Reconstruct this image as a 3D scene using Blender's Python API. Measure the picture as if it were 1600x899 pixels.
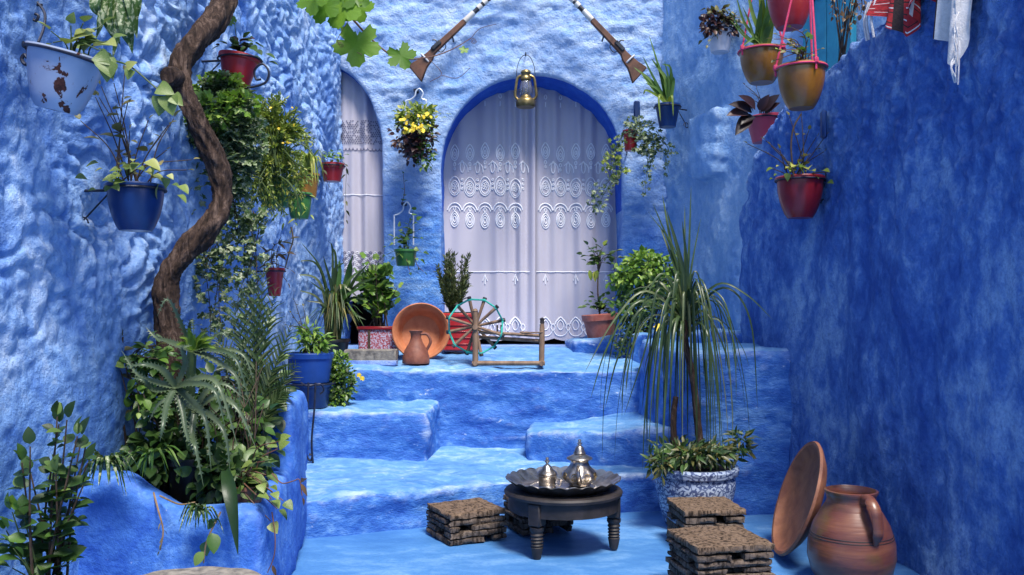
import bpy, bmesh, math, random
import numpy as np
from mathutils import Vector, Matrix

for o in list(bpy.data.objects):
    bpy.data.objects.remove(o)
SC = bpy.context.scene
COL = SC.collection
R = math.radians

# ------------------------------------------------------------------ camera, sky, sun, exposure
F, HZ, ZC = 1400.0, 480.0, 1.25          # focal length in photo pixels, horizon row, eye height
cam_d = bpy.data.cameras.new('camera')
cam = bpy.data.objects.new('camera', cam_d)
COL.objects.link(cam)
cam.location = (0, 0, ZC)
cam.rotation_euler = (R(90), 0, 0)
cam_d.sensor_width = 36.0
cam_d.lens = 36.0 * F / 1600.0
cam_d.shift_y = (HZ - 449.5) / 1600.0
cam_d.clip_start = 0.05
cam_d.clip_end = 300
SC.camera = cam

SUN_DIR = Vector((0.19, -0.44, 0.87)).normalized()     # towards the sun
elev = math.asin(SUN_DIR.z)
azim = math.atan2(SUN_DIR.x, SUN_DIR.y)
world = bpy.data.worlds.new('World')
SC.world = world
world.use_nodes = True
wn = world.node_tree
bg = wn.nodes['Background']
sky = wn.nodes.new('ShaderNodeTexSky')
sky.sky_type = 'NISHITA'
sky.sun_disc = False
sky.sun_elevation = elev
sky.sun_rotation = azim
wn.links.new(sky.outputs[0], bg.inputs[0])
bg.inputs[1].default_value = 0.13
sun_d = bpy.data.lights.new('sun', 'SUN')
sun_d.energy = 3.5
sun_d.angle = R(16)
sun_d.color = (1.0, 0.95, 0.87)
sun = bpy.data.objects.new('sun', sun_d)
COL.objects.link(sun)
sun.location = (3, -3, 8)
sun.rotation_euler = (-SUN_DIR).to_track_quat('-Z', 'Y').to_euler()
SC.render.engine = 'CYCLES'
SC.view_settings.view_transform = 'Standard'
SC.view_settings.look = 'None'
SC.view_settings.exposure = 0.75
SC.view_settings.gamma = 1.0

# ------------------------------------------------------------------ helpers
rnd = random.Random(7)
def U(a, b): return rnd.uniform(a, b)
def P(px, py, Y): return Vector(((px - 800) / F * Y, Y, ZC + (HZ - py) / F * Y))
def S(n, Y): return n * Y / F
UP = Vector((0, 0, 1))

def _h(ix, iy, iz, seed):
    h = (ix * 374761393 + iy * 668265263 + iz * 1440662683 + seed * 974634777) & 0xffffffff
    h = ((h ^ (h >> 13)) * 1274126177) & 0xffffffff
    return ((h ^ (h >> 16)) & 0xffff) / 65535.0
def vn(p, seed=0):
    i = np.floor(p).astype(np.int64); f = p - i; f = f * f * (3 - 2 * f)
    r = 0
    for a in (0, 1):
        for b in (0, 1):
            for c in (0, 1):
                w = (f[:, 0] if a else 1 - f[:, 0]) * (f[:, 1] if b else 1 - f[:, 1]) * (f[:, 2] if c else 1 - f[:, 2])
                r = r + w * _h(i[:, 0] + a, i[:, 1] + b, i[:, 2] + c, seed)
    return r * 2 - 1
def fbm(p, octv=4, seed=0, gain=0.5):
    r = 0; a = 1.0; q = p.copy()
    for k in range(octv):
        r = r + a * vn(q, seed + k); a *= gain; q = q * 2.03
    return r
def worley(p, seed=0, jit=0.9):
    i = np.floor(p).astype(np.int64); best = np.full(len(p), 9.0)
    for a in (-1, 0, 1):
        for b in (-1, 0, 1):
            for c in (-1, 0, 1):
                cx, cy, cz = i[:, 0] + a, i[:, 1] + b, i[:, 2] + c
                d = ((cx + .5 + jit * (_h(cx, cy, cz, seed) - .5) - p[:, 0]) ** 2 + (cy + .5 + jit * (_h(cx, cy, cz, seed + 11) - .5) - p[:, 1]) ** 2
                     + (cz + .5 + jit * (_h(cx, cy, cz, seed + 23) - .5) - p[:, 2]) ** 2)
                best = np.minimum(best, d)
    return np.sqrt(best)

def np_mesh(name, verts, faces):
    me = bpy.data.meshes.new(name)
    verts = np.asarray(verts, dtype=np.float32); faces = np.asarray(faces, dtype=np.int32)
    n = faces.shape[1]
    me.vertices.add(len(verts)); me.vertices.foreach_set('co', verts.ravel())
    me.loops.add(faces.size); me.loops.foreach_set('vertex_index', faces.ravel())
    me.polygons.add(len(faces)); me.polygons.foreach_set('loop_start', np.arange(0, faces.size, n, dtype=np.int32))
    me.update(calc_edges=True)
    me.polygons.foreach_set('use_smooth', np.ones(len(faces), dtype=bool))
    return me

def tag(o, label=None, cat=None, group=None, kind=None):
    if label: o['label'] = label
    if cat: o['category'] = cat
    if group: o['group'] = group
    if kind: o['kind'] = kind
    return o
ORG = {}
def org(o): return ORG.get(o.name, Vector((0, 0, 0)))
def thing(name, label, cat, loc=(0, 0, 0), group=None, rotz=0.0):
    o = bpy.data.objects.new(name, None); COL.objects.link(o)
    o.empty_display_size = 0.05
    o.location = loc; o.rotation_euler = (0, 0, rotz)
    ORG[o.name] = Vector(loc)
    return tag(o, label, cat, group)
def put(name, me, mat=None, parent=None, loc=None, kind=None):
    """mesh given in world coordinates -> object; under a thing it is shifted to the thing's base"""
    o = bpy.data.objects.new(name, me); COL.objects.link(o)
    if mat is not None and len(me.materials) == 0:
        me.materials.append(mat)
    base = org(parent) if parent else (Vector(loc) if loc is not None else Vector((0, 0, 0)))
    if base.length > 0:
        me.transform(Matrix.Translation(-base))
    if parent: o.parent = parent
    else: o.location = base
    ORG[o.name] = base
    if kind: o['kind'] = kind
    return o

def smooth_path(pts, n=24):
    pts = [Vector(p) for p in pts]
    if len(pts) == 2:
        return [pts[0].lerp(pts[1], i / n) for i in range(n + 1)]
    out = []; m = len(pts) - 1; per = max(1, n // m)
    for i in range(m):
        p0 = pts[i - 1] if i > 0 else pts[0] * 2 - pts[1]
        p1, p2 = pts[i], pts[i + 1]
        p3 = pts[i + 2] if i + 2 <= m else pts[m] * 2 - pts[m - 1]
        for k in range(per):
            t = k / per
            out.append(0.5 * ((2 * p1) + (p2 - p0) * t + (2 * p0 - 5 * p1 + 4 * p2 - p3) * t * t + (3 * p1 - p0 - 3 * p2 + p3) * t ** 3))
    out.append(pts[m]); return out

class MB:
    def __init__(s): s.v = []; s.f = []
    def add(s, v, f, M=None):
        k = len(s.v)
        s.v += [(M @ Vector(p)) if M else Vector(p) for p in v]
        s.f += [tuple(i + k for i in q) for q in f]
        return s
    def tube(s, pts, rad, seg=6, cap=True):
        pts = [Vector(p) for p in pts]; n = len(pts)
        if not hasattr(rad, '__len__'): rad = [rad] * n
        t0 = (pts[1] - pts[0]).normalized()
        a = t0.cross(UP if abs(t0.z) < .9 else Vector((1, 0, 0))).normalized()
        v = []; f = []
        for i in range(n):
            t = (pts[min(i + 1, n - 1)] - pts[max(i - 1, 0)])
            if t.length < 1e-9: t = t0
            t.normalize()
            a = (a - t * a.dot(t))
            if a.length < 1e-6: a = t.orthogonal()
            a.normalize(); b = t.cross(a)
            for k in range(seg):
                w = 2 * math.pi * k / seg
                v.append(pts[i] + (a * math.cos(w) + b * math.sin(w)) * rad[i])
        for i in range(n - 1):
            for k in range(seg):
                k2 = (k + 1) % seg
                f.append((i * seg + k, i * seg + k2, (i + 1) * seg + k2, (i + 1) * seg + k))
        if cap:
            f.append(tuple(range(seg - 1, -1, -1))); f.append(tuple(range((n - 1) * seg, n * seg)))
        return s.add(v, f)
    def lathe(s, prof, M=None, seg=32, mod=None):
        """profile of (r, z); r = 0 at either end closes the shape"""
        v = []; f = []; rows = []
        for (r, z) in prof:
            if r < 1e-6:
                rows.append([len(v)]); v.append((0, 0, z))
            else:
                row = []
                for k in range(seg):
                    w = 2 * math.pi * k / seg
                    rr, zz = (r, z) if mod is None else mod(r, z, w)
                    row.append(len(v)); v.append((rr * math.cos(w), rr * math.sin(w), zz))
                rows.append(row)
        for a, b in zip(rows, rows[1:]):
            for k in range(seg):
                k2 = (k + 1) % seg
                if len(a) == 1 and len(b) == 1: continue
                if len(a) == 1: f.append((a[0], b[k2], b[k]))
                elif len(b) == 1: f.append((a[k], a[k2], b[0]))
                else: f.append((a[k], a[k2], b[k2], b[k]))
        return s.add(v, f, M)
    def box(s, c, sz, M=None, bev=0.0):
        bm = bmesh.new(); bmesh.ops.create_cube(bm, size=1.0)
        for q in bm.verts: q.co = Vector((q.co.x * sz[0], q.co.y * sz[1], q.co.z * sz[2]))
        if bev > 0: bmesh.ops.bevel(bm, geom=bm.edges[:], offset=bev, segments=1, affect='EDGES')
        bm.verts.index_update()
        v = [q.co + Vector(c) for q in bm.verts]; f = [tuple(x.index for x in q.verts) for q in bm.faces]
        bm.free(); return s.add(v, f, M)
    def prism(s, outline, d):
        """closed outline of world points extruded by vector d"""
        n = len(outline); v = [Vector(p) for p in outline] + [Vector(p) + Vector(d) for p in outline]
        f = [tuple(range(n))[::-1], tuple(range(n, 2 * n))] + [(i, (i + 1) % n, n + (i + 1) % n, n + i) for i in range(n)]
        return s.add(v, f)
    def ribbon(s, pts, wid, nrm=None, fold=0.25):
        """leaf blade: three vertices per section, folded along the midrib"""
        n = len(pts); v = []; f = []
        for i in range(n):
            t = (pts[min(i + 1, n - 1)] - pts[max(i - 1, 0)]).normalized()
            w = wid(i / (n - 1)) if callable(wid) else wid
            side = t.cross(nrm if nrm is not None else UP)
            if side.length < 0.15: side = t.cross(Vector((0.3, -1, 0.1)))
            side.normalize(); up = side.cross(t)
            v += [pts[i] - side * w + up * (w * fold), pts[i] - up * (w * fold * .5), pts[i] + side * w + up * (w * fold)]
        for i in range(n - 1):
            k = i * 3
            f += [(k, k + 1, k + 4, k + 3), (k + 1, k + 2, k + 5, k + 4)]
        return s.add(v, f)
    def mesh(s, name, sharp=40):
        me = bpy.data.meshes.new(name)
        me.from_pydata([tuple(p) for p in s.v], [], s.f); me.update()
        bm = bmesh.new(); bm.from_mesh(me); bmesh.ops.recalc_face_normals(bm, faces=bm.faces[:]); bm.to_mesh(me); bm.free()
        for p in me.polygons: p.use_smooth = True
        if sharp: me.set_sharp_from_angle(angle=R(sharp))
        return me
    def build(s, name, mat, parent=None, loc=None, kind=None, sharp=40):
        return put(name, s.mesh(name, sharp), mat, parent, loc, kind)

# ------------------------------------------------------------------ materials
MATS = {}
class NT:
    def __init__(s, name):
        s.m = bpy.data.materials.new(name); s.m.use_nodes = True; s.t = s.m.node_tree
        s.b = s.t.nodes['Principled BSDF']; s.out = s.t.nodes['Material Output']
    def n(s, typ, **k):
        q = s.t.nodes.new(typ)
        for a, b in k.items():
            if a in q.inputs: q.inputs[a].default_value = b
            else: setattr(q, a, b)
        return q
    def l(s, a, b): s.t.links.new(a, b)
    def coord(s, scale=(1, 1, 1), space='Object'):
        tc = s.n('ShaderNodeTexCoord'); mp = s.n('ShaderNodeMapping')
        mp.inputs['Scale'].default_value = scale
        s.l(tc.outputs[space], mp.inputs[0]); return mp.outputs[0]
    def noise(s, vec, scale, detail=4, rough=.55, dist=0.0):
        q = s.n('ShaderNodeTexNoise'); q.inputs['Scale'].default_value = scale; q.inputs['Detail'].default_value = detail
        q.inputs['Roughness'].default_value = rough; q.inputs['Distortion'].default_value = dist
        if vec is not None: s.l(vec, q.inputs['Vector'])
        return q.outputs['Fac']
    def ramp(s, fac, stops, interp='LINEAR'):
        q = s.n('ShaderNodeValToRGB'); q.color_ramp.interpolation = interp
        e = q.color_ramp.elements
        while len(e) < len(stops): e.new(.5)
        for x, (p, c) in zip(e, stops):
            x.position = p; x.color = (c[0], c[1], c[2], 1) if hasattr(c, '__len__') else (c, c, c, 1)
        s.l(fac, q.inputs[0]); return q.outputs[0]
    def mix(s, fac, a, b, blend='MIX'):
        q = s.n('ShaderNodeMix', data_type='RGBA', blend_type=blend)
        for sock, val in ((q.inputs[0], fac), (q.inputs[6], a), (q.inputs[7], b)):
            if hasattr(val, 'is_linked'): s.l(val, sock)
            elif hasattr(val, '__len__'): sock.default_value = (val[0], val[1], val[2], 1)
            else: sock.default_value = val
        return q.outputs[2]
    def math(s, op, a, b=0.0):
        q = s.n('ShaderNodeMath', operation=op)
        for sock, val in ((q.inputs[0], a), (q.inputs[1], b)):
            if hasattr(val, 'is_linked'): s.l(val, sock)
            else: sock.default_value = val
        return q.outputs[0]
    def bump(s, h, strength=.5, dist=.01, prev=None):
        q = s.n('ShaderNodeBump'); q.inputs['Strength'].default_value = strength; q.inputs['Distance'].default_value = dist
        s.l(h, q.inputs['Height'])
        if prev is not None: s.l(prev, q.inputs['Normal'])
        s.l(q.outputs[0], s.b.inputs['Normal']); return q.outputs[0]
    def base(s, c):
        if hasattr(c, 'is_linked'): s.l(c, s.b.inputs['Base Color'])
        else: s.b.inputs['Base Color'].default_value = (c[0], c[1], c[2], 1)
    def fin(s, rough=.6, metal=0.0, spec=.5):
        if hasattr(rough, 'is_linked'): s.l(rough, s.b.inputs['Roughness'])
        else: s.b.inputs['Roughness'].default_value = rough
        s.b.inputs['Metallic'].default_value = metal
        s.b.inputs['Specular IOR Level'].default_value = spec
        MATS[s.m.name] = s.m; return s.m

def plaster(name, deep, mid, pale, white=(.72, .80, .93), scale=(1, 1, 1), big=1.3, fine=70, bump=.6, rough=.85, wear=.0, lo=.38, hi=.66, dado=None, edge=.5):
    m = NT(name); v = m.coord(scale); vf = m.coord()
    a = m.noise(v, big, 7, .62, .6); b = m.noise(v, big * 6, 6, .65, .3); c = m.noise(vf, fine, 4, .6)
    k = m.math('ADD', m.math('MULTIPLY', a, .55), m.math('MULTIPLY', b, .45))
    col = m.ramp(k, [(lo, deep), ((lo + hi) / 2, mid), (hi, pale)])
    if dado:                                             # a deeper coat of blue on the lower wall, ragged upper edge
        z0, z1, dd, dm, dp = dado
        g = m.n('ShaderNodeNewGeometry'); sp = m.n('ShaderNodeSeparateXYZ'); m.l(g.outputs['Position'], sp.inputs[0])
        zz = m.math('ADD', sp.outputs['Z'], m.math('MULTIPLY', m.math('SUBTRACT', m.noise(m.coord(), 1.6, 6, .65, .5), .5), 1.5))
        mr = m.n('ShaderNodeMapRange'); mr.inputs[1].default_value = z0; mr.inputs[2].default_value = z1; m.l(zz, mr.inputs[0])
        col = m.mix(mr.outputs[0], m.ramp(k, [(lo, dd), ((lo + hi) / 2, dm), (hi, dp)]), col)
    flake = m.ramp(m.math('ADD', m.math('MULTIPLY', m.noise(v, big * 9, 6, .7), .6), m.math('MULTIPLY', m.noise(v, 23, 3, .6), .4)), [(.66 - wear, 0), (.72 - wear, 1)])
    col = m.mix(m.math('MULTIPLY', flake, .65), col, white)
    col = m.mix(m.ramp(c, [(.36, .34), (.56, 0)]), col, deep)
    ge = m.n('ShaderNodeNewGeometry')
    ridge_pale = m.math('MULTIPLY', m.ramp(ge.outputs['Pointiness'], [(.515, 0), (.60, 1)]), m.ramp(m.noise(vf, 9, 5, .7), [(.35, .15), (.65, .8)]))  # paler on convex ridges, broken up by noise
    col = m.mix(m.math('MULTIPLY', ridge_pale, edge), col, white)
    m.base(col)
    n1 = m.bump(m.noise(vf, fine * .4, 6, .7), bump, .026)
    m.bump(c, bump * .8, .008, n1)
    return m.fin(rough, 0, .25)

def leafmat(name, a, b, c=None, rough=.42, trans=.22, varieg=None):
    m = NT(name); g = m.n('ShaderNodeNewGeometry'); oi = m.n('ShaderNodeObjectInfo')
    r = m.math('FRACT', m.math('ADD', g.outputs['Random Per Island'], m.math('MULTIPLY', oi.outputs['Random'], 5.77)))
    v = m.coord()
    stops = [(0, a), (.75, b)] + ([(.93, c)] if c else [])
    col = m.ramp(r, stops)
    nz = m.noise(v, 35, 3, .6)
    col = m.mix(m.ramp(nz, [(.3, .35), (.7, 0)]), col, (a[0] * .6, a[1] * .6, a[2] * .6))
    if varieg:
        col = m.mix(m.ramp(m.noise(v, 60, 3, .6, .5), [(.52, 0), (.6, .85)]), col, varieg)
    m.base(col)
    m.bump(m.noise(v, 120, 2), .25, .002)
    m.fin(rough, 0, .5)
    tr = m.n('ShaderNodeBsdfTranslucent'); mx = m.n('ShaderNodeMixShader'); mx.inputs[0].default_value = trans
    lift = m.mix(.4, col, (b[0] * 1.3, b[1] * 1.3, b[2] * .5))
    m.l(lift, tr.inputs[0]); m.l(m.b.outputs[0], mx.inputs[1]); m.l(tr.outputs[0], mx.inputs[2]); m.l(mx.outputs[0], m.out.inputs[0])
    return m.m

def simple(name, c1, c2, scale=8, rough=.6, metal=0, spec=.5, bump=.2, bscale=40, stretch=(1, 1, 1), lo=.35, hi=.65, bdist=.006, coat=0):
    m = NT(name); v = m.coord(stretch)
    m.base(m.ramp(m.noise(v, scale, 6, .6, .4), [(lo, c1), (hi, c2)]))
    if bump: m.bump(m.noise(v, bscale, 4, .6), bump, bdist)
    if coat: m.b.inputs['Coat Weight'].default_value = coat; m.b.inputs['Coat Roughness'].default_value = .15
    return m.fin(rough, metal, spec)

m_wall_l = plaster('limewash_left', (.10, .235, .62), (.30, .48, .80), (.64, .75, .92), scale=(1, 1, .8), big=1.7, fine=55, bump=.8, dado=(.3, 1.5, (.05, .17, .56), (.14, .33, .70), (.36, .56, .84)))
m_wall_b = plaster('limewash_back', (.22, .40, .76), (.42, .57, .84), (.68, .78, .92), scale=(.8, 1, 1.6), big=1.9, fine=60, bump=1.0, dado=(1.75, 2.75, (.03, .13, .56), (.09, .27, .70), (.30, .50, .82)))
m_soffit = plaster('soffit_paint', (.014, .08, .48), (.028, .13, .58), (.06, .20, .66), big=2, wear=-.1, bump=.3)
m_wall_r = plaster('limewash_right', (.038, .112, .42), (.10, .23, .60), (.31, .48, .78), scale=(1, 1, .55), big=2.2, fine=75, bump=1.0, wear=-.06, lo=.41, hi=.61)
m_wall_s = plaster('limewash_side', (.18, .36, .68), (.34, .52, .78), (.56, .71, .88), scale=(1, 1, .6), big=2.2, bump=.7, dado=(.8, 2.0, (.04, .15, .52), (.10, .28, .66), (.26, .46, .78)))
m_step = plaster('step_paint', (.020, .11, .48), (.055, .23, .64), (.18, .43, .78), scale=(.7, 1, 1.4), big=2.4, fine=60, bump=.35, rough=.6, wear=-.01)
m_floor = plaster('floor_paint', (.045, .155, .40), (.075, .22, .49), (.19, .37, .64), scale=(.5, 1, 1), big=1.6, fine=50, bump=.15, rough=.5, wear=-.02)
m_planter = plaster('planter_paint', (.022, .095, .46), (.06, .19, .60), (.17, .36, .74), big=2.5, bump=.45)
m_room = simple('dark_room', (.02, .02, .03), (.03, .03, .04), rough=.9, bump=0)

m_terra = simple('terracotta', (.36, .115, .05), (.52, .20, .09), 9, .7, bump=.25, bscale=60)
m_terra_d = simple('dark_terracotta', (.18, .065, .038), (.33, .135, .07), 10, .6, bump=.3, bscale=50)
m_pink_clay = simple('faded_red_clay', (.34, .085, .06), (.46, .16, .12), 12, .75, bump=.3)
m_red = simple('red_plastic', (.34, .012, .016), (.46, .03, .03), 6, .35, bump=.05, coat=.2)
m_redd = simple('dark_red_plastic', (.20, .008, .012), (.30, .015, .02), 6, .32, bump=.05, coat=.2)
m_rose = simple('rose_plastic', (.52, .05, .09), (.60, .08, .12), 6, .4, bump=.05)
m_blue_p = simple('navy_plastic', (.004, .022, .10), (.007, .034, .15), 7, .33, bump=.04, coat=.15)
m_blue_b = simple('blue_tub_plastic', (.008, .045, .22), (.014, .065, .30), 7, .4, bump=.05)
m_ochre = simple('ochre_glaze', (.19, .07, .006), (.32, .13, .010), 7, .3, bump=.1, coat=.4)
m_greenp = simple('green_plastic', (.03, .13, .03), (.06, .20, .05), 7, .4, bump=.05)
m_orangep = simple('orange_plastic', (.55, .20, .02), (.66, .27, .04), 7, .45, bump=.05)
m_whitep = simple('white_pot_paint', (.55, .52, .55), (.70, .66, .68), 9, .5, bump=.15)
m_blackp = simple('black_plastic', (.008, .008, .010), (.02, .02, .022), 7, .4, bump=.05)
m_iron = simple('wrought_iron', (.008, .010, .02), (.025, .03, .06), 20, .5, .4, bump=.3, bscale=90)
m_wire = simple('pale_wire', (.55, .62, .72), (.70, .74, .80), 20, .45, .3, bump=.1)
m_soil = simple('potting_soil', (.012, .008, .006), (.035, .025, .018), 60, .95, bump=.8, bscale=120)
m_stem = simple('woody_stem', (.035, .022, .016), (.08, .05, .03), 40, .8, bump=.3)
m_gstem = simple('green_stem', (.04, .07, .02), (.08, .12, .03), 30, .6, bump=.1)
m_rstem = simple('reddish_stem', (.10, .04, .03), (.16, .07, .04), 30, .6, bump=.1)
m_dry = simple('dry_stem', (.16, .10, .05), (.30, .20, .11), 30, .8, bump=.2)
m_wood = simple('weathered_wood', (.12, .07, .045), (.30, .19, .12), 14, .7, bump=.4, bscale=40, stretch=(1, 1, .25))
m_wood_d = simple('dark_wood', (.010, .008, .009), (.035, .027, .027), 10, .62, bump=.25, bscale=40)
m_gunwood = simple('gun_stock_wood', (.06, .022, .012), (.15, .06, .03), 14, .55, bump=.25, bscale=50)
m_bone = simple('bone_band', (.55, .50, .44), (.72, .68, .62), 14, .5, bump=.1)
m_gunmetal = simple('gun_metal', (.03, .03, .035), (.10, .10, .11), 14, .4, .8, bump=.15)
m_teal = simple('teal_cord', (.015, .30, .25), (.03, .44, .36), 30, .7, bump=.3, bscale=200)
m_pinkrope = simple('pink_rope', (.60, .03, .10), (.70, .06, .15), 30, .7, bump=.4, bscale=250)
m_brass = simple('aged_brass', (.16, .11, .04), (.34, .25, .11), 18, .38, .85, bump=.15)
m_silver = simple('tarnished_silver', (.20, .17, .14), (.55, .51, .47), 16, .28, .95, bump=.35, bscale=55, bdist=.004)
m_stone = simple('grey_stone', (.10, .09, .085), (.28, .25, .21), 25, .9, bump=.7, bscale=60)
m_turq = simple('turquoise_paint', (.02, .24, .36), (.03, .32, .44), 9, .55, bump=.15)
m_yellowfl = simple('yellow_petals', (.75, .50, .02), (.85, .65, .05), 12, .6, bump=0)
m_white_cloth = simple('white_wool', (.55, .54, .55), (.72, .70, .70), 40, .95, bump=.6, bscale=150)
m_red_cloth = simple('red_wool', (.32, .012, .02), (.42, .025, .03), 40, .95, bump=.6, bscale=150)
m_black_cloth = simple('black_wool', (.02, .012, .015), (.04, .02, .02), 40, .95, bump=.6, bscale=150)

def cork_mat(name, a, b):
    m = NT(name); v = m.coord((1, 1, 1), 'Object'); v2 = m.coord((55, 55, 9), 'Object')
    k = m.noise(v, 26, 6, .7); st = m.noise(v2, 1.0, 4, .7)
    oi = m.n('ShaderNodeObjectInfo'); col = m.mix(m.math('MULTIPLY', oi.outputs['Random'], .45), m.ramp(k, [(.3, a), (.7, b)]), (a[0] * .55, a[1] * .55, a[2] * .6))
    col = m.mix(m.ramp(st, [(.40, .85), (.52, 0)]), col, (.012, .009, .008))
    m.base(col); n = m.bump(st, .8, .01); m.bump(k, .7, .008, n); return m.fin(.95, 0, .1)
m_cork = cork_mat('cork_side', (.07, .053, .044), (.26, .20, .16))
m_jug = simple('dark_red_clay', (.15, .045, .028), (.25, .085, .05), 14, .6, bump=.35, bscale=60)
m_corktop = cork_mat('cork_top', (.13, .085, .055), (.30, .21, .15))

def bark_mat():
    m = NT('vine_bark'); v = m.coord((34, 34, 7)); v1 = m.coord()
    st = m.noise(v, 1.0, 6, .75, .8)
    col = m.ramp(st, [(.3, (.008, .006, .005)), (.5, (.055, .034, .026)), (.70, (.20, .135, .105))])
    m.base(col); n = m.bump(st, .9, .02); m.bump(m.noise(v1, 90, 4), .5, .005, n); return m.fin(.9, 0, .2)
m_bark = bark_mat()

def enamel_mat():
    m = NT('chipped_enamel'); v = m.coord((1, 1, 1.0))
    a = m.noise(v, 13, 4, .62, .5)
    chip = m.ramp(a, [(.575, 0), (.583, 1)])
    halo = m.ramp(a, [(.545, 0), (.58, .5)])
    col = m.ramp(m.noise(v, 5, 4), [(.35, (.30, .36, .50)), (.65, (.44, .49, .60))])
    col = m.mix(halo, col, (.30, .25, .28))
    col = m.mix(chip, col, m.ramp(m.noise(v, 70, 3), [(.35, (.04, .012, .010)), (.65, (.12, .035, .022))]))
    m.base(col); m.bump(chip, -.6, .004)
    return m.fin(m.ramp(chip, [(0, .35), (1, .9)]), 0, .5)
m_enamel = enamel_mat()

def ceramic_mat():
    m = NT('blue_white_ceramic'); v = m.coord((1, 1, 1))
    w = m.n('ShaderNodeTexWave', wave_type='RINGS', rings_direction='SPHERICAL'); w.inputs['Scale'].default_value = 9; w.inputs['Distortion'].default_value = 14
    w.inputs['Detail'].default_value = 2; w.inputs['Detail Scale'].default_value = 2.2; m.l(v, w.inputs[0])
    vo = m.n('ShaderNodeTexVoronoi', feature='DISTANCE_TO_EDGE'); vo.inputs['Scale'].default_value = 16; m.l(v, vo.inputs[0])
    a = m.ramp(w.outputs['Fac'], [(.30, 1), (.42, 0)]); b = m.ramp(vo.outputs['Distance'], [(.03, 1), (.07, 0)])
    f = m.math('MAXIMUM', m.math('MULTIPLY', a, .85), m.math('MULTIPLY', b, .7))
    m.base(m.mix(f, (.36, .43, .56), (.012, .03, .13))); return m.fin(.25, 0, .5)
m_ceramic = ceramic_mat()

def jar_mat():
    m = NT('glazed_jar_clay'); v = m.coord((1.0, 1.0, 5)); v1 = m.coord()
    col = m.ramp(m.noise(v, 2.4, 5, .6, .6), [(.3, (.05, .017, .013)), (.5, (.16, .050, .030)), (.7, (.28, .105, .048))])
    col = m.mix(m.ramp(m.noise(v1, 5, 4, .6), [(.52, 0), (.66, .7)]), col, (.14, .085, .022))
    m.base(col); m.bump(m.noise(m.coord((.4, .4, 30)), 3, 3), .25, .006)
    m.b.inputs['Coat Weight'].default_value = .35; m.b.inputs['Coat Roughness'].default_value = .2
    return m.fin(.38, 0, .5)
m_jar = jar_mat()

def peel_mat():
    m = NT('peeling_red_paint'); v = m.coord()
    k = m.noise(v, 70, 5, .7)
    m.base(m.ramp(k, [(.47, (.30, .03, .045)), (.50, (.42, .16, .20)), (.55, (.45, .45, .58))])); m.bump(k, .5, .006); return m.fin(.7)
m_peel = peel_mat()

def cloth_mat(name, c, trans):
    m = NT(name); v = m.coord()
    col = m.mix(m.ramp(m.noise(v, 3, 4), [(.3, 0), (.7, .5)]), c, (c[0] * .86, c[1] * .85, c[2] * .9))
    m.base(col); m.bump(m.noise(v, 260, 2), .2, .001); m.fin(.9, 0, .15)
    tr = m.n('ShaderNodeBsdfTranslucent'); mx = m.n('ShaderNodeMixShader'); mx.inputs[0].default_value = trans
    m.l(col, tr.inputs[0]); m.l(m.b.outputs[0], mx.inputs[1]); m.l(tr.outputs[0], mx.inputs[2]); m.l(mx.outputs[0], m.out.inputs[0]); return m.m
m_curtain = cloth_mat('sheer_curtain', (.58, .55, .62), .12)
m_lace = cloth_mat('lace_thread', (.93, .93, .95), .1)
m_lacegrey = cloth_mat('lace_openwork', (.16, .16, .24), .1)

def glass_mat():
    m = NT('lantern_glass'); m.base((.75, .78, .85)); m.b.inputs['Transmission Weight'].default_value = .9; m.b.inputs['IOR'].default_value = 1.3
    return m.fin(.08)
m_glass = glass_mat()

L_DK = leafmat('leaf_dark', (.014, .038, .010), (.050, .11, .022), (.12, .20, .05))
L_MID = leafmat('leaf_mid', (.035, .09, .016), (.09, .19, .035), (.19, .29, .07))
L_YEL = leafmat('leaf_yellow_green', (.10, .17, .02), (.28, .36, .05), (.46, .45, .09))
L_POTH = leafmat('leaf_pothos', (.05, .12, .02), (.20, .28, .04), (.38, .40, .10), rough=.35, varieg=(.32, .36, .16))
L_IVY = leafmat('leaf_variegated_ivy', (.035, .075, .02), (.10, .17, .05), (.30, .36, .20), varieg=(.42, .46, .32))
L_STRIPE = leafmat('leaf_striped', (.03, .08, .02), (.07, .14, .03), varieg=(.42, .46, .28))
L_OLIVE = leafmat('leaf_olive', (.07, .075, .022), (.17, .16, .045), (.32, .27, .09))
L_PURP = leafmat('leaf_purple', (.014, .008, .010), (.06, .020, .024), (.12, .045, .03), trans=.1)
L_ALOE = leafmat('leaf_aloe', (.05, .085, .045), (.12, .16, .085), rough=.35, trans=.08)
L_ALOEB = leafmat('leaf_aloe_young', (.14, .25, .03), (.24, .36, .05), rough=.35, trans=.2)
L_STRAP = leafmat('leaf_strap', (.025, .050, .016), (.07, .115, .035), (.17, .20, .09), rough=.35)
L_CONI = leafmat('leaf_conifer', (.035, .06, .018), (.10, .13, .035), (.2, .22, .08))
L_GRAPE = leafmat('leaf_grape', (.10, .22, .02), (.20, .36, .035), trans=.4)
L_DRY = leafmat('leaf_dry', (.10, .05, .02), (.22, .12, .05), (.32, .20, .10))
L_LIME = leafmat('leaf_lime', (.08, .18, .02), (.18, .32, .04), (.30, .42, .08))
# ------------------------------------------------------------------ large structure
def XL(Y): return -1.9 + .05 * Y                  # left wall face
def XR(Y): return 1.55 + .2 * (6.2 - Y)           # near right wall face
def XS(Y): return 1.3 + .45 * (7.7 - Y)           # side wall behind it

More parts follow.
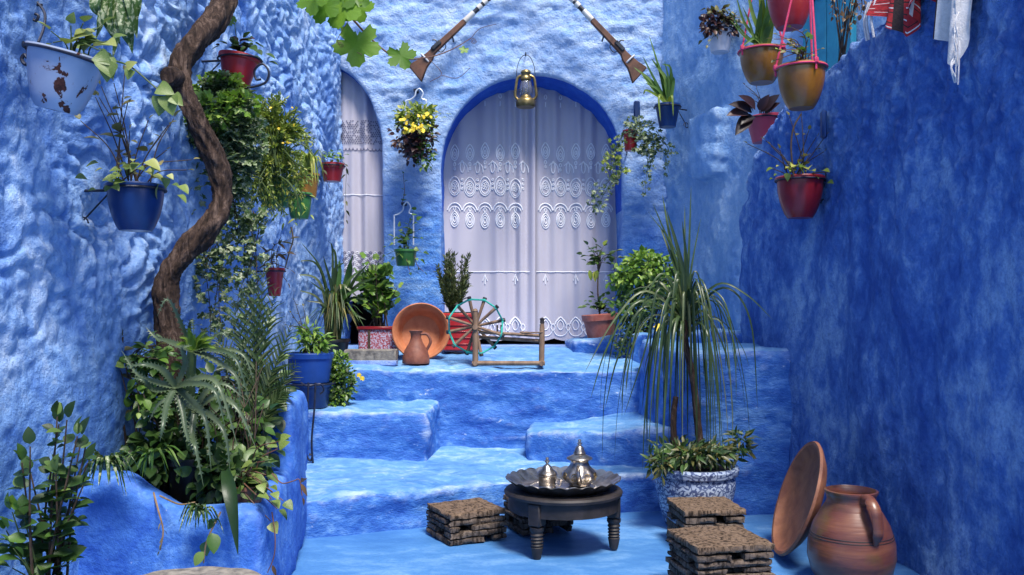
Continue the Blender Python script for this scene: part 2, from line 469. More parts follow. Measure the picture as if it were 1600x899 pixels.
def remeshed(name, mb, voxel, smooth=6, disp=None):
    me = bpy.data.meshes.new('tmp'); me.from_pydata([tuple(p) for p in mb.v], [], mb.f); me.update()
    bm = bmesh.new(); bm.from_mesh(me); bmesh.ops.recalc_face_normals(bm, faces=bm.faces[:]); bm.to_mesh(me); bm.free()
    ob = bpy.data.objects.new('tmp', me); COL.objects.link(ob)
    md = ob.modifiers.new('r', 'REMESH'); md.mode = 'VOXEL'; md.voxel_size = voxel
    if smooth:
        ms = ob.modifiers.new('s', 'SMOOTH'); ms.factor = .5; ms.iterations = smooth
    dg = bpy.context.evaluated_depsgraph_get()
    out = bpy.data.meshes.new_from_object(ob.evaluated_get(dg))
    out.name = name
    bpy.data.objects.remove(ob); bpy.data.meshes.remove(me)
    n = len(out.vertices); co = np.empty(n * 3, np.float32); out.vertices.foreach_get('co', co); co = co.reshape(-1, 3).astype(float)
    nr = np.empty(n * 3, np.float32); out.vertices.foreach_get('normal', nr); nr = nr.reshape(-1, 3)
    if disp is not None:
        co = co + nr * disp(co, nr)[:, None]
        out.vertices.foreach_set('co', co.astype(np.float32).ravel())
    out.polygons.foreach_set('use_smooth', np.ones(len(out.polygons), dtype=bool))
    out.update(); return out
def cboxm(mb, x0, x1, y0, y1, z0, z1):
    return mb.box(((x0 + x1) / 2, (y0 + y1) / 2, (z0 + z1) / 2), (x1 - x0, y1 - y0, z1 - z0))
def polyz(mb, pts, z0, ztop):
    """vertical prism over plan points; ztop(x, y) gives the top"""
    n = len(pts); v = [(x, y, z0) for x, y in pts] + [(x, y, ztop(x, y)) for x, y in pts]
    return mb.add(v, [tuple(range(n))[::-1], tuple(range(n, 2 * n))] + [(i, (i + 1) % n, n + (i + 1) % n, n + i) for i in range(n)])

# --- floor
gx = np.concatenate([np.linspace(-30, -2.6, 12), np.linspace(-2.5, 2.6, 128), np.linspace(2.7, 30, 12)])
gy = np.concatenate([np.linspace(-30, 1.4, 12), np.linspace(1.5, 6.6, 128), np.linspace(6.7, 30, 12)])
GX, GY = np.meshgrid(gx, gy, indexing='ij')
p3 = np.stack([GX.ravel(), GY.ravel(), np.zeros(GX.size)], 1)
p3[:, 2] = .006 * fbm(p3 * 2.3, 3, 5) - .004
nx, ny = GX.shape; idx = np.arange(nx * ny).reshape(nx, ny)
fq = np.stack([idx[:-1, :-1].ravel(), idx[1:, :-1].ravel(), idx[1:, 1:].ravel(), idx[:-1, 1:].ravel()], 1)
tag(put('floor', np_mesh('floor', p3, fq), m_floor), kind='structure')

# --- left wall: hammered plaster, closed slab
ys = np.arange(.9, 8.22, .0135); zs = np.arange(-.02, 4.3, .0135)
YY, ZZ = np.meshgrid(ys, zs, indexing='ij')
q = np.stack([np.zeros(YY.size), YY.ravel(), ZZ.ravel()], 1)
warp = np.stack([np.zeros(len(q)), fbm(q * 4.3, 3, 40), fbm(q * 4.3, 3, 50)], 1) * .075
c1 = worley((q + warp) * np.array([1, 1 / .092, 1 / .072]) + np.array([.5, 0, 0]), 3, .8)
c2 = worley((q + warp) * np.array([1, 1 / .05, 1 / .05]) + np.array([.5, 0, 0]), 9, .8)
fade = np.clip((q[:, 2] - .65) / .6, .22, 1.0) * np.clip(.75 + .5 * fbm(q * 1.3, 2, 77), .45, 1.15)
dx = .040 * fbm(q * 1.2, 3, 31) + fade * ((.031 + .016 * fbm(q * 2.2, 2, 65)) * (1 - (c1 / .72) ** 2) + .011 * (1 - (c2 / .72) ** 2)) + fade * .010 * fbm(q * np.array([1, 13, 9]), 3, 63) + .004 * fbm(q * 26, 2, 61)
V = np.stack([XL(q[:, 1]) + dx, q[:, 1], q[:, 2]], 1)
ny_, nz_ = YY.shape; idx = np.arange(ny_ * nz_).reshape(ny_, nz_)
fq = np.stack([idx[:-1, :-1].ravel(), idx[1:, :-1].ravel(), idx[1:, 1:].ravel(), idx[:-1, 1:].ravel()], 1)
# back, top and end faces of the slab
nb = len(V); back = V.copy(); edge = np.concatenate([idx[:, -1], idx[-1, ::-1]])
bk = np.stack([np.full(len(edge), -2.6), V[edge, 1], V[edge, 2]], 1)
fe = np.stack([edge[:-1], edge[1:], nb + np.arange(1, len(edge)), nb + np.arange(0, len(edge) - 1)], 1)
lw = thing('plaster_wall', 'tall pale blue wall with hammered dimples behind the twisted vine trunk', 'wall', (XL(4), 4, 0))
put('wall_face', np_mesh('wall_face', np.concatenate([V, bk]), np.concatenate([fq, fe])), m_wall_l, lw)

# --- back wall with two arched openings
YB = 7.7
def arch(cx, hw, zs_, rise, z0, n=26):
    return [(cx - hw, z0)] + [(cx - hw * math.cos(math.pi * i / n), zs_ + rise * math.sin(math.pi * i / n)) for i in range(n + 1)] + [(cx + hw, z0)]
A1 = (.17, .776, 2.47, .776); A2 = (-1.62, .52, 2.50, .84)
out = [(-2.6, .3)] + arch(*A2, .3) + arch(*A1, .3) + [(2.4, .3), (2.4, 4.35), (-2.6, 4.35)]
mb = MB().prism([(x, YB, z) for x, z in out], (0, .56, 0))
def d_back(p, n):
    pp = p * np.array([6, 6, 15.0])
    rough = np.clip((p[:, 2] - 1.2) / .8, .45, 1)
    def adist(cx, hw, zs_, rise):                  # keep the arch edge fairly clean
        e = np.where(p[:, 2] > zs_, np.sqrt(((p[:, 0] - cx) / hw) ** 2 + ((p[:, 2] - zs_) / rise) ** 2) - 1, np.abs(p[:, 0] - cx) / hw - 1)
        return np.abs(e) * hw
    rough = rough * np.clip(np.minimum(adist(*A1), adist(*A2)) / .10, .15, 1)
    return .018 * fbm(p * 1.7, 3, 3) + rough * (.020 * np.maximum(fbm(pp, 4, 8), -.5) + .009 * fbm(p * 30, 2, 9))
me = remeshed('wall_face', mb, .021, 3, d_back)
me.materials.append(m_wall_b); me.materials.append(m_soffit)
nf = len(me.polygons); cc = np.empty(nf * 3, np.float32); me.polygons.foreach_get('center', cc); cc = cc.reshape(-1, 3)
nn_ = np.empty(nf * 3, np.float32); me.polygons.foreach_get('normal', nn_); nn_ = nn_.reshape(-1, 3)
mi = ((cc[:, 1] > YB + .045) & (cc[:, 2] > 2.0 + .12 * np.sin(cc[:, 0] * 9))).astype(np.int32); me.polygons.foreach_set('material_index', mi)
bw = thing('arched_wall', 'pale blue rough plaster wall with two curtained arches above the terrace', 'wall', (0, YB, .3))
put('wall_face', me, None, bw)
# dark room behind the arches
mb = MB(); x0, x1, y0, y1, z0, z1 = -2.7, 2.3, 8.25, 9.6, .35, 4.2
mb.add([(x0, y0, z0), (x1, y0, z0), (x1, y1, z0), (x0, y1, z0), (x0, y0, z1), (x1, y0, z1), (x1, y1, z1), (x0, y1, z1)],
       [(0, 1, 2, 3), (4, 7, 6, 5), (1, 5, 6, 2), (3, 2, 6, 7), (0, 3, 7, 4)])
tag(mb.build('interior_room', m_room), kind='structure')
tag(MB().box((-.1, 8.03, .6), (3.4, .62, .62)).build('door_sill', m_step), kind='structure')

# --- side wall on the right with raised ridges
dvec = Vector((.45, -1, 0)).normalized(); nout = Vector((1, .45, 0)).normalized()
mb = MB()
a, b = (XS(8.0), 8.0), (XS(3.6), 3.6)
polyz(mb, [a, b, (b[0] + nout.x * .4, b[1] + nout.y * .4), (a[0] + nout.x * .4, a[1] + nout.y * .4)], -.02, lambda x, y: 4.3)
for k, zc in enumerate((2.72, 2.585, 2.45, 2.315)):
    c = Vector((XS(7.05), 7.05, zc))
    M = Matrix.Translation(c) @ Matrix.Rotation(math.atan2(dvec.y, dvec.x), 4, 'Z')
    mb.box((0, 0, 0), (.40 - .03 * k, .24, .095), M)
def d_side(p, n): return .03 * fbm(p * 1.6, 3, 13) + .010 * fbm(p * np.array([7, 7, 5.]), 3, 14) + .006 * fbm(p * 30, 2, 15)
sw = thing('plaster_wall', 'pale blue angled side wall with stacked rounded ridges beside the arched doorway', 'wall', (XS(6), 6, 0))
put('wall_face', remeshed('wall_face', mb, .024, 4, d_side), m_wall_s, sw)
# turquoise shutter high on that wall
sh = thing('window_shutter', 'turquoise wooden shutter behind the hanging ochre pots', 'shutter', (XS(5.9), 5.9, 2.6))
MS = Matrix.Translation((XS(5.9) - .03, 5.88, 3.0)) @ Matrix.Rotation(math.atan2(dvec.y, dvec.x), 4, 'Z')
for k in range(4):
    MB().box((-.165 + .11 * k, 0, 0), (.106, .05, .95), MS, .006).build('plank', m_turq, sh)
for z in (-.33, .33):
    MB().box((0, -.035, z), (.42, .03, .07), MS, .005).build('batten', m_turq, sh)

# --- near right wall with a sloping far end
prof = [(6.1, -.02), (6.1, 1.85), (6.0, 2.06), (5.75, 2.36), (5.45, 2.50), (5.0, 2.60), (4.49, 2.74), (3.6, 2.88), (1.4, 2.95), (1.4, -.02)]
v = [(XR(y), y, z) for y, z in prof]
mb = MB().prism(v, (.38, .08, 0))
def d_right(p, n):
    up = np.clip((p[:, 2] - 1.2) / .9, .25, 1)
    return .045 * fbm(p * np.array([1.4, 1.4, .5]), 3, 23) + .012 * fbm(p * np.array([6, 6, 3.]), 3, 26) + up * (.018 * fbm(p * 10, 3, 24) + .014 * fbm(p * 30, 2, 25)) + .003 * fbm(p * 30, 2, 29) + .03 * np.abs(fbm(p * np.array([3, 3, .7]), 2, 28))
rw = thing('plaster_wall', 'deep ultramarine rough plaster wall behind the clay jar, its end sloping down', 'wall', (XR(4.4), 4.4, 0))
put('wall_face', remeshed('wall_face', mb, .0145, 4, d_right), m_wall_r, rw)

# --- steps and terrace
def d_step(p, n): return .020 * fbm(p * 2.6, 3, 33) + .014 * fbm(p * np.array([5, 9, 11.]), 3, 34) + .0025 * fbm(p * 38, 2, 35)
def step(name, mb, vox=.022, sm=10):
    me = remeshed(name, mb, vox, sm, d_step)
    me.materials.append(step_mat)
    return tag(put(name, me, None), kind='structure')
def worn_step():
    """deep blue risers, paler upward faces, blended over rounded lips worn pale"""
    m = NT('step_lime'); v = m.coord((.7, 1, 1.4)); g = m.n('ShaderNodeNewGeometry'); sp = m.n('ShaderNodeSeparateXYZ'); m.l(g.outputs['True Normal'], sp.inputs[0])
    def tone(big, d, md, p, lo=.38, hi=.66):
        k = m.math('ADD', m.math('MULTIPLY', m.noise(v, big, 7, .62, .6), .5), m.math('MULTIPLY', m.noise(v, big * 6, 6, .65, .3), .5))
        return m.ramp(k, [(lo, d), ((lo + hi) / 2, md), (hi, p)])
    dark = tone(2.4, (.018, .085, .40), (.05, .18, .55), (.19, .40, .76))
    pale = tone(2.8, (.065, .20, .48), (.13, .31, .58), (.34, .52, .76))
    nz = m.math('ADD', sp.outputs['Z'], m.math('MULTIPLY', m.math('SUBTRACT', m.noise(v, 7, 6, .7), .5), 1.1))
    col = m.mix(m.ramp(nz, [(.45, 0), (.85, 1)]), dark, pale)  # paler the more the face turns up, border broken by noise
    fl = m.ramp(m.noise(v, 11, 7, .75), [(.63, 0), (.69, .75)])
    ridge_pale = m.math('MULTIPLY', m.ramp(g.outputs['Pointiness'], [(.51, 0), (.58, 1)]), m.ramp(m.noise(v, 8, 6, .72), [(.40, 0), (.60, 1)]))
    col = m.mix(ridge_pale, col, (.60, .70, .84))
    m.base(m.mix(fl, col, (.70, .78, .90)))
    n1 = m.bump(m.noise(v, 20, 7, .7), .7, .022); m.bump(m.noise(v, 75, 4), .5, .006, n1); return m.fin(.55, 0, .3)
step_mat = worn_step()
polyz(mb := MB(), [(-1.55, 4.70), (-1.1, 4.86), (.19, 5.36), (1.75, 5.66), (1.75, 6.6), (-1.7, 6.6)], -.1, lambda x, y: .222 + .012 * (y - 5.3))
step('lower_step', mb)
polyz(mb := MB(), [(-1.75, 5.9), (-.56, 5.98), (-.50, 6.7), (-1.75, 6.7)], .1, lambda x, y: .555 + .05 * (y - 5.95))
step('left_step', mb)
polyz(mb := MB(), [(.10, 5.95), (.55, 5.72), (1.2, 5.62), (1.9, 5.62), (1.9, 6.75), (.16, 6.75)], .1, lambda x, y: .42 + .10 * max(0, x - .3))
step('right_step', mb)
polyz(mb := MB(), [(-1.75, 6.42), (1.0, 6.42), (1.9, 6.3), (1.9, 7.75), (-1.75, 7.75)], .1, lambda x, y: .80 + .088 * (y - 6.42))
step('terrace', mb)
polyz(mb := MB(), [(.50, 7.32), (.80, 7.15), (1.02, 6.5), (1.15, 6.1), (1.95, 6.0), (1.95, 7.8), (.46, 7.8)], .3, lambda x, y: .975 + .12 * min(1, max(0, (x - .75) / .3)))
step('ledge', mb)
polyz(mb := MB(), [(.90, 6.45), (.94, 5.85), (1.08, 5.45), (1.3, 5.40), (1.85, 5.40), (1.85, 6.5)], -.1, lambda x, y: .985 + .05 * (y - 5.4))
step('buttress', mb, .024, 24)

# --- planter under the vine
pl = thing('planter', 'blue plastered planter holding the vine and aloe, with a dipped front rim', 'planter', (-1.4, 4.2, 0))
fr = [(-1.85, -.02), (-1.0, -.02), (-.99, .38), (-1.03, .46), (-1.12, .455), (-1.36, .44), (-1.45, .50), (-1.55, .585), (-1.85, .60)]
mb = MB().prism([(x, 3.55, z) for x, z in fr], (0, .16, 0))
polyz(mb, [(-1.0, 3.57), (-1.06, 4.5), (-1.2, 4.5), (-1.13, 3.57)], -.02, lambda x, y: .45 + .06 * (y - 3.6))
polyz(mb, [(-1.06, 4.3), (-1.11, 4.84), (-1.25, 5.05), (-1.75, 5.05), (-1.75, 4.45), (-1.28, 4.42)], -.02, lambda x, y: .80)
polyz(mb, [(-1.24, 5.0), (-1.36, 6.0), (-1.75, 6.0), (-1.75, 5.0)], -.02, lambda x, y: .56)
def d_pl(p, n): return .020 * fbm(p * 2.2, 3, 43) + .007 * fbm(p * 8, 3, 44) + .002 * fbm(p * 40, 2, 45)
put('planter_wall', remeshed('planter_wall', mb, .02, 40, d_pl), m_planter, pl)
sx, sy = np.meshgrid(np.linspace(-1.78, -1.05, 40), np.linspace(3.6, 4.6, 50), indexing='ij')
ps = np.stack([sx.ravel(), sy.ravel(), np.full(sx.size, .38)], 1); ps[:, 2] += .02 * fbm(ps * 14, 3, 3)
idx = np.arange(sx.size).reshape(sx.shape)
put('soil', np_mesh('soil', ps, np.stack([idx[:-1, :-1].ravel(), idx[1:, :-1].ravel(), idx[1:, 1:].ravel(), idx[:-1, 1:].ravel()], 1)), m_soil, pl)

# --- unseen wall added behind the viewer to cut frontal sky light
tag(MB().box((0, -5.2, 1.4), (12, .4, 2.9)).build('sky_blocking_wall', m_wall_s), kind='structure')
# ------------------------------------------------------------------ curtains
def fold_big(x, z):
    k = np.clip((z - .9) / 2.2, 0, 1)
    return (.013 + .016 * k) * np.sin(x * 46 + 2.2 * np.sin(x * 7.3)) * (.35 + .9 * np.sin(x * 2.9 + .7) ** 2) + .014 * np.sin(x * 17 + 1.0) + .007 * np.sin(x * 29 + z * 1.3)
YC = 8.13; ZHEM = .945
def curtain(name, label, x0, x1, zt, zb, yc, fold, scal=.115, group=None):
    xs = np.linspace(x0, x1, int((x1 - x0) / .008)); zz = np.linspace(0, 1, 90)
    A, B = np.meshgrid(xs, zz, indexing='ij')
    hem = zb + .022 * np.abs(np.sin((A - x0) * math.pi / (scal * 2))) * -1 + .02
    Z = hem + (zt - hem) * B
    V = np.stack([A.ravel(), (yc + fold(A, Z)).ravel(), Z.ravel()], 1)
    n, m = A.shape; idx = np.arange(n * m).reshape(n, m)
    fq = np.stack([idx[:-1, :-1].ravel(), idx[1:, :-1].ravel(), idx[1:, 1:].ravel(), idx[:-1, 1:].ravel()], 1)
    t = thing(name, label, 'curtain', ((x0 + x1) / 2, yc, zb))
    if group: t['group'] = group
    put('cloth', np_mesh('cloth', V, fq), m_curtain, t)
    return t
def thread(mb, pts2, yf, w=.0046, closed=False, off=.005):
    """embroidery cord following the cloth; pts2 = (x, z)"""
    pts = [Vector((x, yf(x, z) - off, z)) for x, z in pts2]
    n = len(pts); v = []; f = []
    for i in range(n):
        t = (pts[min(i + 1, n - 1)] - pts[max(i - 1, 0)]); t.y = 0
        if t.length < 1e-6: t = Vector((1, 0, 0))
        t.normalize(); s = Vector((-t.z, 0, t.x))
        v += [pts[i] - s * w, pts[i] + Vector((0, -w * .8, 0)), pts[i] + s * w]
    for i in range(n - 1):
        k = i * 3; f += [(k, k + 1, k + 4, k + 3), (k + 1, k + 2, k + 5, k + 4)]
    mb.add(v, f)
def drop(cx, cz, w, h, a0=0, a1=2 * math.pi, n=22, point=.5):
    o = []
    for i in range(n + 1):
        a = a0 + (a1 - a0) * i / n
        s = math.sin(a)
        k = 1 - point * max(0, s) ** 2
        o.append((cx + w * math.cos(a) * k, cz + h * s))
    return o
def X8(px): return (px - 800) / F * YC
def Z8(py): return ZC + (HZ - py) / F * YC
def embroider(t, x0, x1, yf, seed):
    r = random.Random(seed); mb = MB(); step = .137
    x = math.ceil(x0 / step) * step + .03
    k = 0
    while x < x1 - .04:
        if x > x0 + .04:
            # upper row of small sprigs
            if k % 1 == 0:
                thread(mb, drop(x, Z8(152), .012, .020, n=10), yf)
                thread(mb, [(x, Z8(160)), (x, Z8(168))], yf)
            # teardrop row with rings inside
            z = Z8(238) + r.uniform(-.015, .015)
            thread(mb, drop(x, z, .036, .072), yf); thread(mb, drop(x, z - .008, .022, .045), yf); thread(mb, drop(x, z - .012, .009, .018, n=8), yf, .004)
            thread(mb, drop(x, z - .105, .010, .018, n=8), yf); thread(mb, drop(x, z - .145, .007, .013, n=8), yf)
            # scrolls between
            xm = x + step / 2
            if xm < x1 - .03:
                thread(mb, drop(xm, Z8(268), .05, .075, -.2, 2.4, 12, .1), yf); thread(mb, drop(xm, Z8(262), .018, .055, n=12), yf)
                for q in range(3): thread(mb, drop(xm, Z8(282 + q * 7), .008, .010, n=7), yf)
            # big medallions
            z = Z8(293) + r.uniform(-.01, .01)
            thread(mb, drop(x, z, .052, .085, n=24, point=.2), yf); thread(mb, drop(x, z - .01, .036, .058, point=.2), yf)
            for q in range(5):
                a = q * 1.257; thread(mb, drop(x + .016 * math.cos(a), z + .02 * math.sin(a), .010, .013, n=8), yf, .0035)
            # swags
            thread(mb, drop(x, Z8(333), .066, .085, .25, math.pi - .25, 16, 0), yf, .006); thread(mb, drop(x, Z8(335), .052, .066, .3, math.pi - .3, 14, 0), yf)
            # lower drops with concentric rings
            z = Z8(342) + r.uniform(-.012, .006)
            for w, h in ((.038, .068), (.026, .048), (.013, .024)): thread(mb, drop(x, z - .01, w, h, point=.35), yf, .005)
            thread(mb, drop(x, z + .085, .011, .020, n=8), yf)
            # sparse sprigs low on the cloth
            if k % 2 == 0:
                z = Z8(434); thread(mb, [(x - .02, z - .03), (x, z + .03), (x + .02, z - .03)], yf); thread(mb, [(x, z + .03), (x, z - .06)], yf)
            # border above the hem
            z = Z8(508); thread(mb, drop(x, z, .05, .07, .1, math.pi - .1, 12, .6), yf, .006); thread(mb, drop(x, z, .028, .045, n=12), yf); thread(mb, drop(x + step / 2, z - .02, .018, .03, n=10), yf)
            thread(mb, drop(x, z - .05, .06, .05, math.pi, 2 * math.pi, 12, 0), yf)
        x += step; k += 1
    xs = [x0 + .02 + i * .02 for i in range(int((x1 - x0 - .04) / .02))]
    thread(mb, [(x, Z8(425)) for x in xs], yf, .004)
    mb.build('embroidery', m_lace, t, kind='stuff')
fl = lambda x, z: float(YC - .035 + fold_big(np.float64(x), np.float64(z)))
fr_ = lambda x, z: float(YC + fold_big(np.float64(x) + .3, np.float64(z)))
c = curtain('curtain', 'white embroidered curtain half beside the yellow-flowered pillar in the wide arch', -.72, .21, 3.3, ZHEM, YC - .035, fold_big)
embroider(c, -.68, .20, fl, 1)
c = curtain('curtain', 'white embroidered curtain half behind the small rubber plant in the wide arch', .15, 1.03, 3.3, ZHEM, YC, lambda x, z: fold_big(x + .3, z))
embroider(c, .20, 1.0, fr_, 2)
f2 = lambda x, z: .016 * np.sin(x * 38 + z) + .018 * np.sin(x * 15) + .012 * np.sin(x * 61 + 1)
c = curtain('curtain', 'white lace-edged curtain hanging in the narrow arch', -1.66, -1.04, 3.4, 1.3, 7.84, f2, .05)
g2 = lambda x, z: float(7.84 + f2(np.float64(x), np.float64(z)))
mb = MB(); mb2 = MB(); r2 = random.Random(5)
def X79(px): return (px - 800) / F * 7.84
def Z79(py): return ZC + (HZ - py) / F * 7.84
for j in range(13):                      # upper openwork band
    for i in range(24):
        x = -1.52 + i * .019 + (.009 if j % 2 else 0); z = Z79(190) - j * .016
        if r2.random() < .8: thread(mb, drop(x, z, .005, .004, n=5), g2, .0025)
for i in range(16): thread(mb, drop(-1.53 + i * .032, Z79(232), .016, .022, math.pi, 2 * math.pi, 6, 0), g2, .003)
for i in range(12):
    for j in range(9):
        x = -1.54 + i * .038 + (.019 if j % 2 else 0); z = Z79(395) - j * .026
        thread(mb2 if (i + j) % 2 else mb, drop(x, z, .012, .010, n=6), g2, .003)
thread(mb2, [(-1.62 + i * .02, Z79(305)) for i in range(27)], g2, .004)
mb.build('openwork', m_lacegrey, c, kind='stuff'); mb2.build('embroidery', m_lace, c, kind='stuff')

# ------------------------------------------------------------------ muskets on the back wall
def musket(label, butt, tip, Y, flip):
    a, b = P(*butt, Y), P(*tip, Y); L = (b - a).length; u = (b - a).normalized(); w = Vector((-u.z, 0, u.x)) * flip
    t = thing('musket', label, 'musket', a, 'muskets crossed over the arch')
    def q(s, h): return a + u * s + w * h
    o = [(0, -.125), (.012, .055), (.10, .035), (.17, .028), (.22, .024), (.30, .028), (.62, .024), (.62, -.022), (.36, -.026), (.24, -.030), (.20, -.052), (.12, -.066)]
    me_ = MB().prism([q(s, h) + Vector((0, -.022, 0)) for s, h in o], (0, .044, 0)).build('stock', m_gunwood, t)
    bm = bmesh.new(); bm.from_mesh(me_.data); bmesh.ops.bevel(bm, geom=bm.edges[:], offset=.006, segments=2, affect='EDGES'); bm.to_mesh(me_.data); bm.free()
    MB().tube([q(.58, .002), q(L, .002)], .0205, 14).build('barrel', m_gunmetal, t)
    MB().box((0, 0, 0), (.10, .05, .035), Matrix.Translation(q(.30, .012) + Vector((0, -.012, 0))) @ Matrix.Rotation(-math.atan2(u.z, u.x), 4, 'Y'), .006).build('lock', m_gunmetal, t)
    MB().tube(smooth_path([q(.32, .02), q(.33, .055), q(.31, .075)], 6), .006, 6).build('hammer', m_gunmetal, t)
    MB().tube(smooth_path([q(.28, -.02), q(.30, -.055), q(.35, -.05), q(.37, -.02)], 10), .004, 6).build('trigger_guard', m_gunmetal, t)
    s = .62; k = 0
    while s < L - .03:
        wd = .105 if k == 0 else .040
        MB().tube([q(s, .002), q(s + wd, .002)], .0245, 14).build('band', m_bone, t); s += wd + (.022 if k % 3 else .05); k += 1
    ring = [q(.16, 0) + Vector((0, .032 * math.cos(x), 0)) + w * (.05 * math.sin(x)) for x in [i * math.pi / 8 for i in range(17)]]
    MB().tube(ring, .008, 6).build('binding', m_white_cloth, t)
    MB().box((0, 0, 0), (.012, .12, .012), Matrix.Translation(q(.45, -.03) + Vector((0, .05, 0)))).build('wall_pin', m_iron, t)
musket('old musket with bone bands, its flared brown butt above the yellow flowers', (643, 112), (860, -92), 7.58, 1)
musket('old musket with bone bands, its butt beside the blue iris pot', (1005, 115), (806, -92), 7.50, -1)

# ------------------------------------------------------------------ lantern
def lantern():
    Y = 7.58; c = P(821.5, 168, Y); s = S(1, Y)
    t = thing('lantern', 'small brass storm lantern hanging at the crown of the arch', 'lantern', c)
    M = Matrix.Translation(c)
    MB().lathe([(0, 0), (13.5 * s, 0), (15 * s, 2 * s), (15.5 * s, 9 * s), (13 * s, 13 * s), (9 * s, 15 * s), (8 * s, 18 * s), (0, 18 * s)], M, 24).build('fuel_tank', m_brass, t)
    g = MB().lathe([(6.5 * s, 18 * s), (9.5 * s, 24 * s), (10 * s, 30 * s), (7.5 * s, 40 * s), (6 * s, 42 * s), (5.6 * s, 42 * s), (7 * s, 39.5 * s), (9.5 * s, 30 * s), (9 * s, 24 * s), (6 * s, 18 * s)], M, 24).build('globe', m_glass, t)
    MB().lathe([(0, 18 * s), (4 * s, 18 * s), (4 * s, 23 * s), (1.2 * s, 25 * s), (1 * s, 29 * s), (0, 29 * s)], M, 12).build('burner', m_brass, t)
    MB().lathe([(6.5 * s, 41 * s), (8.5 * s, 43 * s), (8.5 * s, 46 * s), (6 * s, 49 * s), (6.5 * s, 52 * s), (8 * s, 54 * s), (7 * s, 57 * s), (3 * s, 59 * s), (0, 59 * s)], M, 20).build('chimney_cap', m_brass, t)
    for x in (-1, 1):
        pts = [c + Vector((x * 12 * s, 0, 12 * s)), c + Vector((x * 16.5 * s, 0, 18 * s)), c + Vector((x * 15 * s, 0, 34 * s)), c + Vector((x * 12.5 * s, 0, 46 * s)), c + Vector((x * 6 * s, 0, 50 * s))]
        MB().tube(smooth_path(pts, 16), 2.2 * s, 8).build('side_tube', m_brass, t)
    wire = [c + Vector((10.5 * s * math.cos(a) * 1.4, 0, (48 + 34 * math.sin(a)) * s)) for a in [math.pi * i / 20 for i in range(21)]]
    MB().tube(wire, .0032, 6).build('bail_handle', m_gunmetal, t)
    top = c + Vector((0, 0, 82 * s))
    MB().tube(smooth_path([Vector((top.x, 7.74, top.z + .03)), top + Vector((0, .02, .025)), top + Vector((0, -.015, .01)), top + Vector((0, 0, -.012))], 10), .0045, 6).build('wall_hook', m_iron, t)
    for k in range(6):
        a = k * math.pi / 3
        MB().tube([c + Vector((10.8 * s * math.cos(a), 10.8 * s * math.sin(a), 19 * s)), c + Vector((8.4 * s * math.cos(a), 8.4 * s * math.sin(a), 41 * s))], .0016, 4).build('guard_wire', m_brass, t)
lantern()

# ------------------------------------------------------------------ cork stools
def slab_mesh(lx, ly, h, r):
    bm = bmesh.new(); nx, ny, nz = max(2, int(lx / .028)), max(2, int(ly / .028)), 3
    bmesh.ops.create_cube(bm, size=1)
    bmesh.ops.subdivide_edges(bm, edges=[e for e in bm.edges if abs(e.verts[0].co.x - e.verts[1].co.x) > .5], cuts=nx)
    bmesh.ops.subdivide_edges(bm, edges=[e for e in bm.edges if abs(e.verts[0].co.y - e.verts[1].co.y) > .5], cuts=ny, use_grid_fill=True)
    bmesh.ops.subdivide_edges(bm, edges=[e for e in bm.edges if abs(e.verts[0].co.z - e.verts[1].co.z) > .5], cuts=1, use_grid_fill=True)
    for v in bm.verts:
        e = (abs(v.co.x) > .49) + (abs(v.co.y) > .49) + (abs(v.co.z) > .49)
        k = 1 - (.012 / max(lx, .05) if e > 1 else 0)
        v.co = Vector((v.co.x * lx, v.co.y * ly, v.co.z * h))
        if e > 1: v.co -= Vector((math.copysign(.004, v.co.x), math.copysign(.004, v.co.y), math.copysign(.003, v.co.z)))
        v.co += Vector((r.uniform(-1, 1) * .0045, r.uniform(-1, 1) * .0045, r.uniform(-1, 1) * .0022))
    return bm
def stool(label, px, ybot, rotz, w, layers, seed, h=.034, Y=None):
    r = random.Random(seed); Y = Y or ZC * F / (ybot - HZ)
    loc = (S(px - 800, Y), Y, 0)
    t = thing('cork_stool', label, 'stool', loc, 'stools of stacked cork boards', rotz)
    def slab(cx, cy, cz, lx, ly, hh, mat, name='cork_board'):
        bm = slab_mesh(lx, ly, hh, r); me = bpy.data.meshes.new(name)
        bmesh.ops.translate(bm, verts=bm.verts[:], vec=(cx, cy, cz)); bmesh.ops.recalc_face_normals(bm, faces=bm.faces[:]); bm.to_mesh(me); bm.free()
        for p in me.polygons: p.use_smooth = True
        me.set_sharp_from_angle(angle=R(50)); me.materials.append(mat)
        o = bpy.data.objects.new(name, me); COL.objects.link(o); o.parent = t
    z = .003
    for k in range(layers):
        gap = r.uniform(.045, .08); cut = r.uniform(-.09, .09) if k % 4 < 2 else r.uniform(-.14, .05)
        wj = w + r.uniform(-.008, .018); jx, jy = r.uniform(-.006, .006), r.uniform(-.006, .006)
        hh = h * r.uniform(.78, 1.18)
        w1 = wj / 2 + cut - gap / 2; w2 = wj / 2 - cut - gap / 2
        for (cc_, ww) in ((-wj / 2 + w1 / 2, w1), (wj / 2 - w2 / 2, w2)):
            if k % 2 == 0: slab(cc_ + jx, jy, z + hh / 2, ww, wj, hh - .002, m_cork)
            else: slab(jx, cc_ + jy, z + hh / 2, wj, ww, hh - .002, m_cork)
        z += hh
    slab(0, 0, z + .02, w + .008, w + .008, .032, m_corktop, 'seat_board')
    return t
stool('low cork stool standing alone in front of the wide blue step', 728, 838, R(28), .325, 4, 1)
stool('low cork stool half hidden behind the round black table', 841, 826, R(20), .31, 4, 2)
stool('taller cork stool between the leaning clay dish and the table', 1123, 925, R(12), .345, 7, 3)
stool('cork stool pushed against the blue and white ceramic pot', 1102, 850, R(6), .325, 5, 4)

